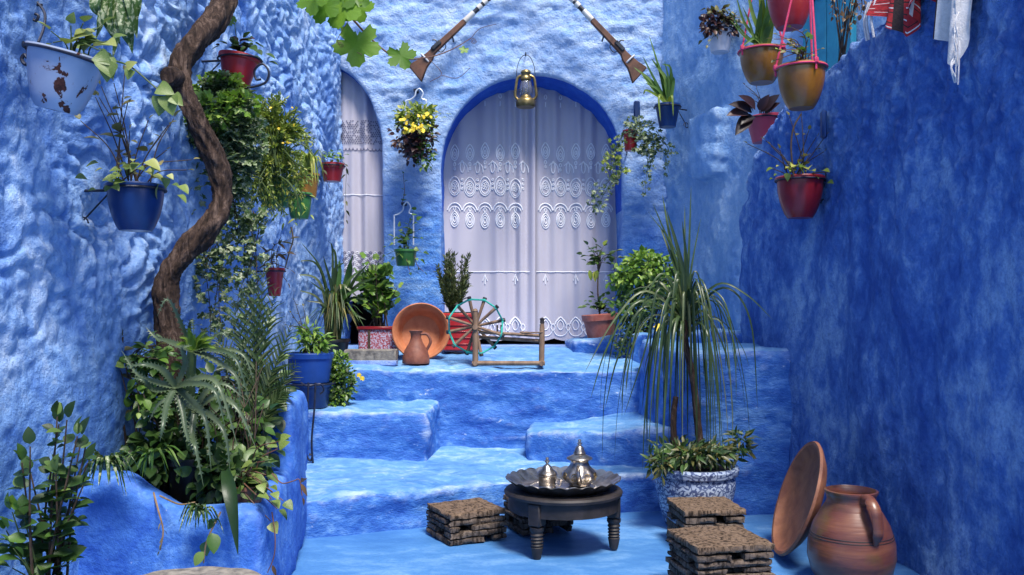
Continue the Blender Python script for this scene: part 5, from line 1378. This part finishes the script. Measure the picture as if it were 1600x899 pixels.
# moss-like trailing plant
b = Vector((S(530 - 800, 6.25), 6.25, .575))
t = thing('trailing_plant', 'bushy light green trailing plant beside the blue tub', 'plant', b)
cloud(t, [(532, 570, 6.2, 16, 24), (536, 600, 6.18, 20, 24), (528, 625, 6.15, 16, 18), (520, 580, 6.2, 14, 18)], 900, 'tiny', L_LIME, .034, hollow=.5)
cloud(t, [(534, 600, 6.16, 20, 30)], 260, 'tiny', L_DK, .034, name='dark_leaves')
for (x, y) in ((565, 595), (560, 590)): one_leaf(t, 'gera', m_yellowfl, orient(P(x, y, 6.1), Vector((.3, 0, 1)), Vector((0, -1, .2)), .035), 'flower')
pa = fan(P(540, 600, 6.12), [(565, 595), (560, 591)], 6.1, .01); stems(t, pa, m_gstem, .0025, .0015)
# long-leaved plant and geranium in the peeling planter
Yp = 7.0; b = Vector((S(592 - 800, Yp), Yp, zt_(Yp)))
t = thing('potted_plant', 'red planter with peeling white paint holding a round-leaved geranium', 'potted plant', b)
zr = P(0, 510, Yp).z; hh = zr - b.z
MB().box((b.x, Yp, b.z + hh / 2 - .01), (S(58, Yp), .20, hh - .02), None, .008).build('planter_box', m_peel, t)
for dy in (-.105, .105): MB().box((b.x, Yp + dy, zr - .012), (S(62, Yp), .018, .024), None, .004).build('rim', m_redd, t)
MB().box((b.x, Yp, zr - .012), (S(56, Yp), .185, .016), None, .003).build('soil', m_soil, t)
MB().box((b.x - .06, Yp - .104, b.z + hh / 2), (.02, .008, hh - .02), None, .002).build('strap', m_stem, t)
pa = fan(b + UP * hh, [(565, 430), (575, 405), (590, 410), (600, 420), (610, 432), (618, 450), (570, 450), (585, 440), (600, 450), (612, 465), (560, 470), (590, 465), (605, 480), (578, 475), (575, 425), (595, 432)], Yp - .02, .12, .15, rb=.08); stems(t, pa, m_stem, .005, .0025)
leafy(t, pa, 'gera', L_LIME, .045, .082, .30, droop=.1)
cloud(t, [(590, 440, Yp, 26, 30), (600, 465, Yp, 18, 20), (575, 460, Yp + .05, 18, 24)], 190, 'gera', L_MID, .065, name='inner_leaves', hollow=.3)
# strap-leaved plant
Ys = 6.85; b = Vector((S(520 - 800, Ys), Ys, zt_(Ys)))
t = thing('potted_plant', 'dark pot of long arching sword leaves in the corner left of the geranium', 'potted plant', b)
pot(t, b + UP * .16, .13, .10, .16, m_blackp, 'tub')
c = b + UP * .15
for (x1, y1, x2, y2, w) in [(500, 420, 455, 408, 5), (505, 430, 470, 378, 4), (498, 440, 445, 430, 5), (520, 400, 512, 375, 4), (525, 410, 518, 385, 5), (545, 430, 552, 398, 13), (540, 450, 565, 420, 9), (550, 455, 590, 432, 8), (535, 470, 575, 445, 10), (530, 450, 560, 465, 8), (545, 470, 578, 470, 7), (520, 460, 505, 400, 7), (515, 470, 485, 440, 6), (530, 440, 530, 405, 9), (510, 480, 478, 470, 6), (540, 490, 572, 500, 7), (522, 430, 538, 410, 8), (500, 470, 462, 452, 5), (548, 450, 575, 412, 8)]:
    strap(t, [c + rv(.03), P(x1, y1, Ys - .05), P(x2, y2, Ys - .1 + U(-.08, .05))], S(w, Ys) * .62, L_STRAP if w < 9 else L_MID, nrm=Vector((U(-.3, .3), -.8, .5)))
for k in range(70):
    a = U(0, 6.28); x = 525 + U(10, 48) * math.cos(a); y = 500 - U(10, 44) * abs(math.sin(a)); strap(t, [c + rv(.05), P((525 + x) / 2, y - 12, Ys - .05), P(x, y + U(0, 35), Ys - .12 + U(-.1, .1))], .009, L_DK if k % 3 else L_OLIVE, n=8)
# grey stone trough
Yb_ = 6.62; b = Vector((S(580 - 800, Yb_), Yb_, zt_(Yb_) - .004))
t = thing('stone_block', 'grey stone block with blue painted foot below the peeling planter', 'block', b)
h = P(0, 546, Yb_).z - b.z
mb = MB().box((b.x, Yb_, b.z + h / 2), (S(80, Yb_), .14, h), None, .008); mb.build('block', m_stone, t)
MB().box((b.x, Yb_ - .002, b.z + h * .16), (S(81, Yb_), .145, h * .32), None, .004).build('painted_foot', m_planter, t)
# red box with feathery conifer
Yr = 7.32; b = Vector((S(720 - 800, Yr), Yr, zt_(Yr)))
t = thing('potted_plant', 'red rectangular box with a feathery young conifer behind the spinning wheel', 'potted plant', b)
zr = P(0, 489, Yr).z; hh = zr - b.z
mb = MB().box((b.x, Yr, b.z + hh / 2), (S(54, Yr), .2, hh - .02), None, .01); mb.build('planter_box', m_red, t)
MB().box((b.x, Yr, zr - .02), (S(60, Yr), .225, .035), None, .008).build('rim', m_red, t); MB().box((b.x, Yr, zr), (S(52, Yr), .18, .012), None, .003).build('soil', m_soil, t)
for k in range(4): MB().box((b.x, Yr - .102, b.z + hh * (.2 + .16 * k)), (S(53, Yr), .008, .010), None, .002).build('rib', m_redd, t)
bc_ = Vector((S(706 - 800, Yr), Yr, zr)); mb = MB(); Ms = []
for k in range(46):
    tx = 708 + U(-24, 25); ty = U(398, 455); yy = Yr + U(-.08, .08)
    p = smooth_path([bc_ + rv(.015), P((706 * .45 + tx * .55), ty * .45 + 489 * .55, yy), P(tx, ty, yy)], 12); mb.tube(p, [.004 - .0028 * i / 12 for i in range(13)], 4)
    for q in range(3, 13):
        for _ in range(7): Ms.append(orient(p[q] + rv(.008), ((p[q] - p[q - 1]).normalized() + rv(.75)).normalized(), rv().normalized(), U(.03, .055), .4))
mb.build('stem', m_stem, t, kind='stuff'); many_leaves(t, 'foliage', 'tiny', L_CONI, Ms)
# faded clay pot by the curtain
Yc_ = 7.42
t, c, r = potted('faded red clay pot with a small rubber plant beside the curtain hem', (937, 491), Yc_, 28, 38, 21, m_pink_clay, 'clay', tilt=(-4, 0))
pa = [smooth_path([c, P(934, 450, Yc_), P(936, 410, Yc_), P(940, 392, Yc_)], 14)]; stems(t, pa, m_stem, .008, .005)
pa2 = fan(P(935, 425, Yc_), [(912, 398), (918, 385), (930, 382), (945, 384), (960, 394), (965, 402), (916, 410), (955, 412), (925, 392), (950, 400)], Yc_, .12, .3, rb=.01); stems(t, pa2, m_stem, .003, .002)
leafy(t, pa2, 'ovate', L_DK, .035, .075, .45, jit=.3)
leafy(t, pa2[3:6], 'ovate', L_YEL, .06, .07, .7); 
for (x, y) in ((921, 430), (928, 432), (933, 430)): a = P(x, y - 8, Yc_ - .1); one_leaf(t, 'ovate', L_YEL, orient(a, Vector((U(-.2, .2), 0, -1)), Vector((0, -1, .1)), .09, .6))
pa3 = fan(c, [(912, 480), (918, 470), (928, 462), (942, 465), (955, 468), (962, 478), (950, 478), (924, 478), (935, 472), (958, 486)], Yc_ - .03, .08, .3); leafy(t, pa3, 'ovate', L_DK, .025, .06, .2); leafy(t, pa3[3:6], 'ovate', L_YEL, .05, .05, .4)
# rounded shrub on the ledge
Yh = 7.0; b = Vector((S(1000 - 800, Yh), Yh, 1.04))
t = thing('shrub', 'rounded shrub of lime-tipped leaves on dark stems at the ledge', 'shrub', b)
br = []
for k in range(22):
    tx = 1005 + U(-48, 50); ty = U(395, 445); br.append(smooth_path([b + Vector((U(-.10, .05), U(-.05, .05), -.02)), P(1000 * .5 + tx * .5 + U(-8, 8), 495, Yh + U(-.1, .1)), P(tx, ty, Yh + U(-.16, .16))], 12))
stems(t, br, m_stem, .007, .0025)
cloud(t, [(1010, 418, 6.95, 42, 24, .18), (985, 432, 6.9, 34, 18, .16), (1035, 440, 6.95, 30, 26, .16), (965, 440, 6.9, 18, 12), (1010, 405, 6.95, 26, 16)], 820, 'ovate', L_LIME, .046, hollow=.6)
cloud(t, [(1000, 455, 6.95, 46, 28, .18), (985, 480, 6.9, 34, 26, .14), (1010, 440, 7.0, 40, 24)], 560, 'ovate', L_MID, .044, name='inner_leaves')
cloud(t, [(985, 520, 6.88, 26, 34, .10), (975, 545, 6.85, 20, 18, .08), (1000, 500, 6.9, 30, 20, .1)], 520, 'tiny', L_DK, .034, name='dark_leaves')
one_leaf(t, 'gera', m_yellowfl, orient(P(1022, 514, 6.8), Vector((1, 0, .3)), Vector((0, -1, .6)), .07), 'flower')

# ------------------------------------------------------------------ large ceramic pot with strap-leaved palm
Yg = 5.12; gc = Vector((S(1086 - 800, Yg), Yg, 0)); zr = P(0, 727, Yg).z
t = thing('potted_plant', 'large blue and white patterned ceramic pot with a drooping strap-leaved palm', 'potted plant', gc)
s = S(1, Yg)
MB().lathe([(0, 0), (44 * s, 0), (46 * s, .01), (56 * s, zr * .35), (62 * s, zr * .65), (62 * s, zr * .80), (59 * s, zr * .84), (66 * s, zr * .87), (68 * s, zr * .96), (66 * s, zr), (60 * s, zr), (58 * s, zr * .9), (0, zr * .9)], Matrix.Translation(gc), 64).build('pot', m_ceramic, t)
MB().lathe([(0, zr * .95), (40 * s, zr * .95), (59 * s, zr * .92)], Matrix.Translation(gc), 32, lambda r, z, w: (r, z + U(-.006, .006))).build('soil', m_soil, t)
cc_ = P(1070, 500, Yg)
for (pts, r0) in (([gc + UP * zr * .9 + Vector((.05, 0, 0)), P(1090, 660, Yg), P(1084, 600, Yg), P(1072, 540, Yg), cc_], .022), ([gc + UP * zr * .9 + Vector((-.1, .05, 0)), P(1052, 660, Yg + .05), P(1056, 620, Yg + .05)], .02)):
    p = smooth_path(pts, 24); MB().tube(p, [r0 * (1 - .25 * i / len(p)) * (1 + .06 * (i % 2)) for i in range(len(p))], 12).build('trunk', m_bark, t)
for k in range(84):
    a = U(0, 6.28); out_ = U(.10, .36) if k % 5 else U(.3, .46)
    if math.cos(a) > .2: out_ *= .9
    rise = U(.06, .26); dr = U(.15, .85); ox = U(1.03, 1.4)
    o = Vector((math.cos(a) * out_, math.sin(a) * out_ * .8, 0)); st_ = cc_ + UP * U(-.14, .06)
    if st_.x + o.x > 1.50: o.x = 1.50 - st_.x
    strap(t, [st_, st_ + o * .45 + UP * rise, st_ + o * .85 + UP * (rise * .35), st_ + o * (1 + (ox - 1) * .6) + UP * (-dr * .5), st_ + o * ox + UP * (-dr)], U(.006, .0125), L_STRAP, nrm=Vector((o.x, o.y - .3, .5)), n=20)
for (x1, y1, x2, y2, w) in [(1055, 420, 1035, 305, 9), (1060, 420, 1020, 318, 7), (1066, 420, 1042, 330, 10), (1076, 400, 1080, 290, 5), (1070, 410, 1070, 320, 5), (1062, 440, 1030, 350, 8), (1080, 420, 1095, 340, 4), (1058, 400, 1012, 330, 4), (1074, 430, 1066, 345, 8)]:
    strap(t, [cc_, P(x1, y1, Yg - .02), P(x2, y2, Yg + U(-.08, .08))], S(w, Yg) * .55, L_STRAP, nrm=Vector((U(-.4, .4), -1, .2)), n=16)
for (x1, y1, x2, y2, x3, y3) in [(1000, 470, 950, 540, 922, 625), (1010, 455, 960, 500, 912, 585), (1120, 445, 1165, 460, 1208, 500), (1005, 480, 965, 560, 945, 640), (1030, 450, 1010, 540, 975, 650), (1130, 450, 1172, 500, 1184, 640)]:
    strap(t, [cc_, P(x1, y1, Yg - .1), P(x2, y2, Yg - .15), P(x3, y3, Yg - .15)], .009, L_STRAP, nrm=Vector((0, -1, .6)), n=20)
cloud(t, [(1085, 712, Yg - .12, 62, 16, .1), (1060, 705, Yg, 50, 16, .2), (1120, 705, Yg, 44, 16, .2), (1030, 722, Yg - .1, 22, 16), (1160, 690, Yg - .05, 16, 18)], 620, 'lance', L_DK, .06, hollow=.4)
cloud(t, [(1090, 708, Yg - .14, 56, 14, .08), (1155, 695, Yg - .1, 20, 18, .08), (1030, 730, Yg - .15, 16, 20, .06)], 150, 'lance', L_OLIVE, .06, name='olive_leaves')

# ------------------------------------------------------------------ plants in the planter
def inplanter(label, px, py, Y, rt, h, mat, cat='potted plant'):
    c = P(px, py, Y); r_ = S(rt, Y); b = Vector((c.x, Y, .39)); t = thing('potted_plant', label, cat, b)
    pot(t, c, r_, r_ * .72, c.z - .385, mat, 'tub'); return t, c
# aloe
t, c = inplanter('dark pot of tall spiny aloe rosettes in front of the vine trunk', 300, 712, 3.86, 40, 60, m_blackp)
def spiny(root, pts, w, mat):
    p = smooth_path(pts, 18); n = len(p); mb = MB()
    ws = [w * min(1, .75 + i / n) * max(.05, (1 - (i / (n - 1)) ** 1.6)) for i in range(n)]
    v = []; f = []
    for i in range(n):
        tg = (p[min(i + 1, n - 1)] - p[max(i - 1, 0)]).normalized(); sd = tg.cross(Vector((.15, -1, .55))).normalized(); up = sd.cross(tg)
        for (a_, b_) in ((-1, .35), (-.5, .02), (0, -.05), (.5, .02), (1, .35), (.5, -.35), (0, -.5), (-.5, -.35)): v.append(p[i] + sd * ws[i] * a_ + up * ws[i] * b_)
    for i in range(n - 1):
        for k in range(8): f.append((i * 8 + k, i * 8 + (k + 1) % 8, (i + 1) * 8 + (k + 1) % 8, (i + 1) * 8 + k))
    f.append(tuple(range(8))); mb.add(v, f)
    for i in range(2, n - 2):
        for e in (0, 4):
            q0 = Vector(v[i * 8 + e]); o_ = (q0 - p[i]).normalized() * .009 + (p[i + 1] - p[i]).normalized() * .005; tg = (p[i + 1] - p[i]) * .22
            mb.add([q0 - tg, q0 + tg, q0 + o_], [(0, 1, 2)])
    mb.build('leaf', mat, root, sharp=60)
for (cx, cy, yy, leaves) in [
    (300, 548, 3.72, [(285, 510, 262, 468, 245, 495, 5), (320, 540, 345, 520, 362, 535, 5), (345, 548, 372, 568, 392, 640, 6), (265, 535, 245, 528, 228, 512, 8), (330, 560, 370, 590, 375, 640, 8), (296, 520, 300, 500, 303, 522, 6), (340, 545, 380, 555, 398, 600, 5)]),
    (275, 605, 3.66, [(255, 580, 225, 570, 190, 575, 9), (245, 598, 215, 585, 190, 548, 8), (240, 610, 225, 595, 205, 590, 8), (290, 570, 285, 545, 300, 540, 8), (300, 600, 335, 610, 352, 668, 9), (320, 590, 345, 610, 372, 700, 9), (285, 640, 292, 680, 310, 720, 8), (262, 630, 255, 665, 250, 690, 9), (302, 630, 322, 660, 330, 735, 9)]),
    (305, 640, 3.68, [(340, 620, 372, 640, 400, 700, 9), (325, 610, 350, 600, 385, 625, 8), (280, 625, 250, 630, 232, 660, 8), (300, 680, 306, 700, 318, 760, 9), (330, 650, 352, 680, 360, 740, 8)])]:
    cen = P(cx, cy, yy); MB().tube(smooth_path([c + rv(.02), (c + cen) / 2 + rv(.02), cen], 10), .02, 8).build('stalk', m_gstem, t)
    for i, (x1, y1, x2, y2, x3, y3, w) in enumerate(leaves):
        dy = U(-.12, .04); spiny(t, [cen, P(x1, y1, yy - .04 + dy * .4), P(x2, y2, yy - .08 + dy), P(x3, y3, yy - .08 + dy)], S(w, yy) * .66, L_ALOE)
cen = P(302, 545, 3.66)
for (x, y) in [(280, 528), (294, 512), (305, 522), (318, 530), (330, 536), (338, 545), (322, 520), (335, 528), (275, 540)]:
    spiny(t, [cen, cen.lerp(P(x, y, 3.6), .55) + UP * .012, P(x, y, 3.58)], .014, L_ALOEB)
# cycad-like fronds
t, c = inplanter('brown pot of upright feather-like fronds behind the aloe', 398, 690, 4.12, 24, 50, m_terra_d)
for (x1, y1, x2, y2, L) in [(398, 560, 396, 430, .16), (410, 560, 430, 455, .15), (385, 570, 362, 470, .14), (425, 590, 455, 510, .14), (430, 620, 462, 570, .13), (372, 590, 335, 520, .13), (404, 540, 412, 420, .15), (415, 610, 445, 540, .14), (380, 600, 345, 560, .12), (420, 640, 452, 610, .12), (390, 560, 378, 445, .14)]:
    frond(t, [c, P(x1, y1, 4.1), P(x2, y2, 4.05)], L_STRAP, .01, 19, L * .92, .62, lw=.062)
# thin leafy canes against the wall
b = Vector((S(212 - 800, 3.95), 3.95, .385)); t = thing('climbing_plant', 'two thin dark canes with small leaves left of the trunk base', 'plant', b)
pa = [smooth_path([b, P(190, 640, 3.9), P(188, 570, 3.9), P(192, 527, 3.9)], 16), smooth_path([b + Vector((.05, 0, 0)), P(208, 640, 3.88), P(204, 590, 3.85), P(215, 548, 3.85), P(245, 540, 3.85)], 16)]
stems(t, pa, m_stem, .006, .004); pb = fan(P(206, 590, 3.85), [(220, 535), (232, 540), (248, 545), (255, 560), (225, 570), (240, 580), (250, 600), (215, 650), (228, 640), (235, 620)], 3.82, .08, .3)
stems(t, pb, m_stem, .003, .002); leafy(t, pb, 'ovate', L_LIME, .04, .06, .3); leafy(t, pa, 'ovate', L_OLIVE, .12, .05, .3)
cloud(t, [(245, 560, 3.85, 32, 26), (240, 620, 3.85, 36, 40)], 200, 'ovate', L_MID, .05, hollow=.2)
# undergrowth, dark
b = Vector((S(300 - 800, 3.9), 3.9, .39)); t = thing('undergrowth_plant', 'dense dark leafy undergrowth filling the planter around the pots', 'plant', b)
cloud(t, [(290, 690, 3.95, 80, 50, .2), (380, 690, 4.1, 60, 60, .2), (250, 720, 3.85, 70, 40, .12), (350, 740, 3.75, 70, 44, .1), (400, 620, 4.3, 50, 50, .12), (330, 620, 4.1, 60, 50, .15)], 1100, 'ovate', L_DK, .065, hollow=.2)
cloud(t, [(290, 700, 3.85, 80, 50, .14), (370, 680, 3.95, 60, 60, .15), (400, 600, 4.2, 40, 60, .1)], 160, 'ovate', L_MID, .055, name='lighter_leaves', hollow=.5)
pa = []
for k in range(48):
    x = U(215, 420); p0 = P(x, 760, 3.9 + U(-.1, .25)); pa.append(smooth_path([p0, P(x + U(-25, 25), 690, 3.9 + U(-.1, .2)), P(x + U(-50, 50), U(560, 660), 3.9 + U(-.15, .2))], 8))
stems(t, pa, m_stem, .004, .002)
# spider plants on the rim
def spider(label, px, py, Y, n, L, mat=L_LIME, size=.011):
    b = P(px, py, Y); t = thing('spider_plant', label, 'plant', b, None)
    for k in range(n):
        a = U(0, 6.28); l = U(.5, 1) * L; x = px + l * math.cos(a); y = py + U(-.1, .9) * l; strap(t, [b, P((px + x) / 2, py - l * U(.25, .6), Y - .03 - .05 * U(0, 1)), P(x, y, Y - .06 + U(-.04, .04))], size, mat, n=9)
    return t
spider('spider plant tumbling over the high corner of the planter rim', 165, 735, 3.50, 34, 62, L_STRIPE)
spider('spider plant spilling from the notch in the planter rim', 238, 720, 3.62, 26, 55, L_MID)
t = spider('small spider plantlet hanging below the planter rim on a runner', 312, 806, 3.50, 24, 42, L_STRIPE, .009)
t = thing('trailing_plant', 'single broad drooping leaf and runners hanging over the planter front', 'plant', P(360, 745, 3.52))
strap(t, [P(352, 735, 3.56), P(358, 760, 3.48), P(364, 800, 3.44), P(372, 868, 3.44)], S(15, 3.45), L_DK, nrm=Vector((.1, -1, .2)), shape=lambda q: S(11, 3.45) * max(.03, math.sin(math.pi * min(1, .18 + .82 * q)) ** .9))
vs = [smooth_path([P(345, 800, 3.48), P(330, 830, 3.46), P(322, 850, 3.46), P(318, 880, 3.46)], 14), smooth_path([P(240, 770, 3.6), P(248, 800, 3.5), P(255, 830, 3.48), P(250, 860, 3.48)], 14), smooth_path([P(250, 775, 3.55), P(280, 788, 3.46), P(305, 785, 3.46)], 12)]
stems(t, vs, m_dry, .004, .003); leafy(t, vs[:1], 'ovate', L_MID, .045, .075, .1, droop=.6); leafy(t, vs[1:2], 'lance', L_OLIVE, .03, .035, .5, droop=.6)
# brown pot with fleshy leaves over the right rim
t, c = inplanter('brown clay pot of fleshy rounded leaves overhanging the planter corner', 388, 757, 3.72, 25, 40, m_terra_d)
pa = fan(c, [(375, 740), (395, 730), (412, 745), (420, 760), (425, 780), (405, 770), (430, 765), (415, 720), (428, 800), (440, 785), (422, 815), (436, 690), (428, 705)], 3.64, .06, .35); stems(t, pa, m_rstem, .0035, .002); leafy(t, pa, 'heart', L_POTH, .05, .06, .35, droop=.4)
vs = [smooth_path([P(425, 740, 3.62), P(440, 755, 3.6), P(458, 752, 3.6), P(468, 750, 3.6), P(472, 775, 3.6)], 16), smooth_path([P(425, 800, 3.62), P(430, 840, 3.6), P(428, 870, 3.6), P(418, 895, 3.6)], 12)]
stems(t, vs, m_rstem, .003, .002); leafy(t, vs, 'lance', L_DRY, .06, .06, .8, droop=1.5)
# tall leafy shrub at the near corner, in its own pot
Yn = 3.0; b = Vector((S(70 - 800, Yn), Yn, 0)); zr = .27
t = thing('potted_plant', 'clay pot of tall leafy stems in the near corner by the dimpled wall', 'potted plant', b)
pot(t, b + UP * zr, .17, .12, zr, m_blackp, 'clay'); c = b + UP * (zr - .03)
tips = [(95, 650), (110, 655), (75, 690), (60, 715), (105, 690), (130, 700), (85, 665), (120, 730), (45, 740), (140, 755), (70, 740), (100, 735), (128, 680)]
pa = fan(c, tips, Yn, .12, .05, rb=.07); stems(t, pa, m_stem, .0055, .0025); leafy(t, pa, 'ovate', L_DK, .044, .072, .22, droop=.25); leafy(t, pa[::3], 'ovate', L_MID, .075, .06, .35)
pa = fan(c, [(20, 800), (8, 830), (35, 810), (5, 870), (25, 855), (15, 890), (45, 870)], Yn - .1, .06, .2); stems(t, pa, m_gstem, .004, .002); leafy(t, pa, 'ovate', L_MID, .06, .07, .3); leafy(t, pa[:2], 'gera', L_LIME, .09, .06, .9)
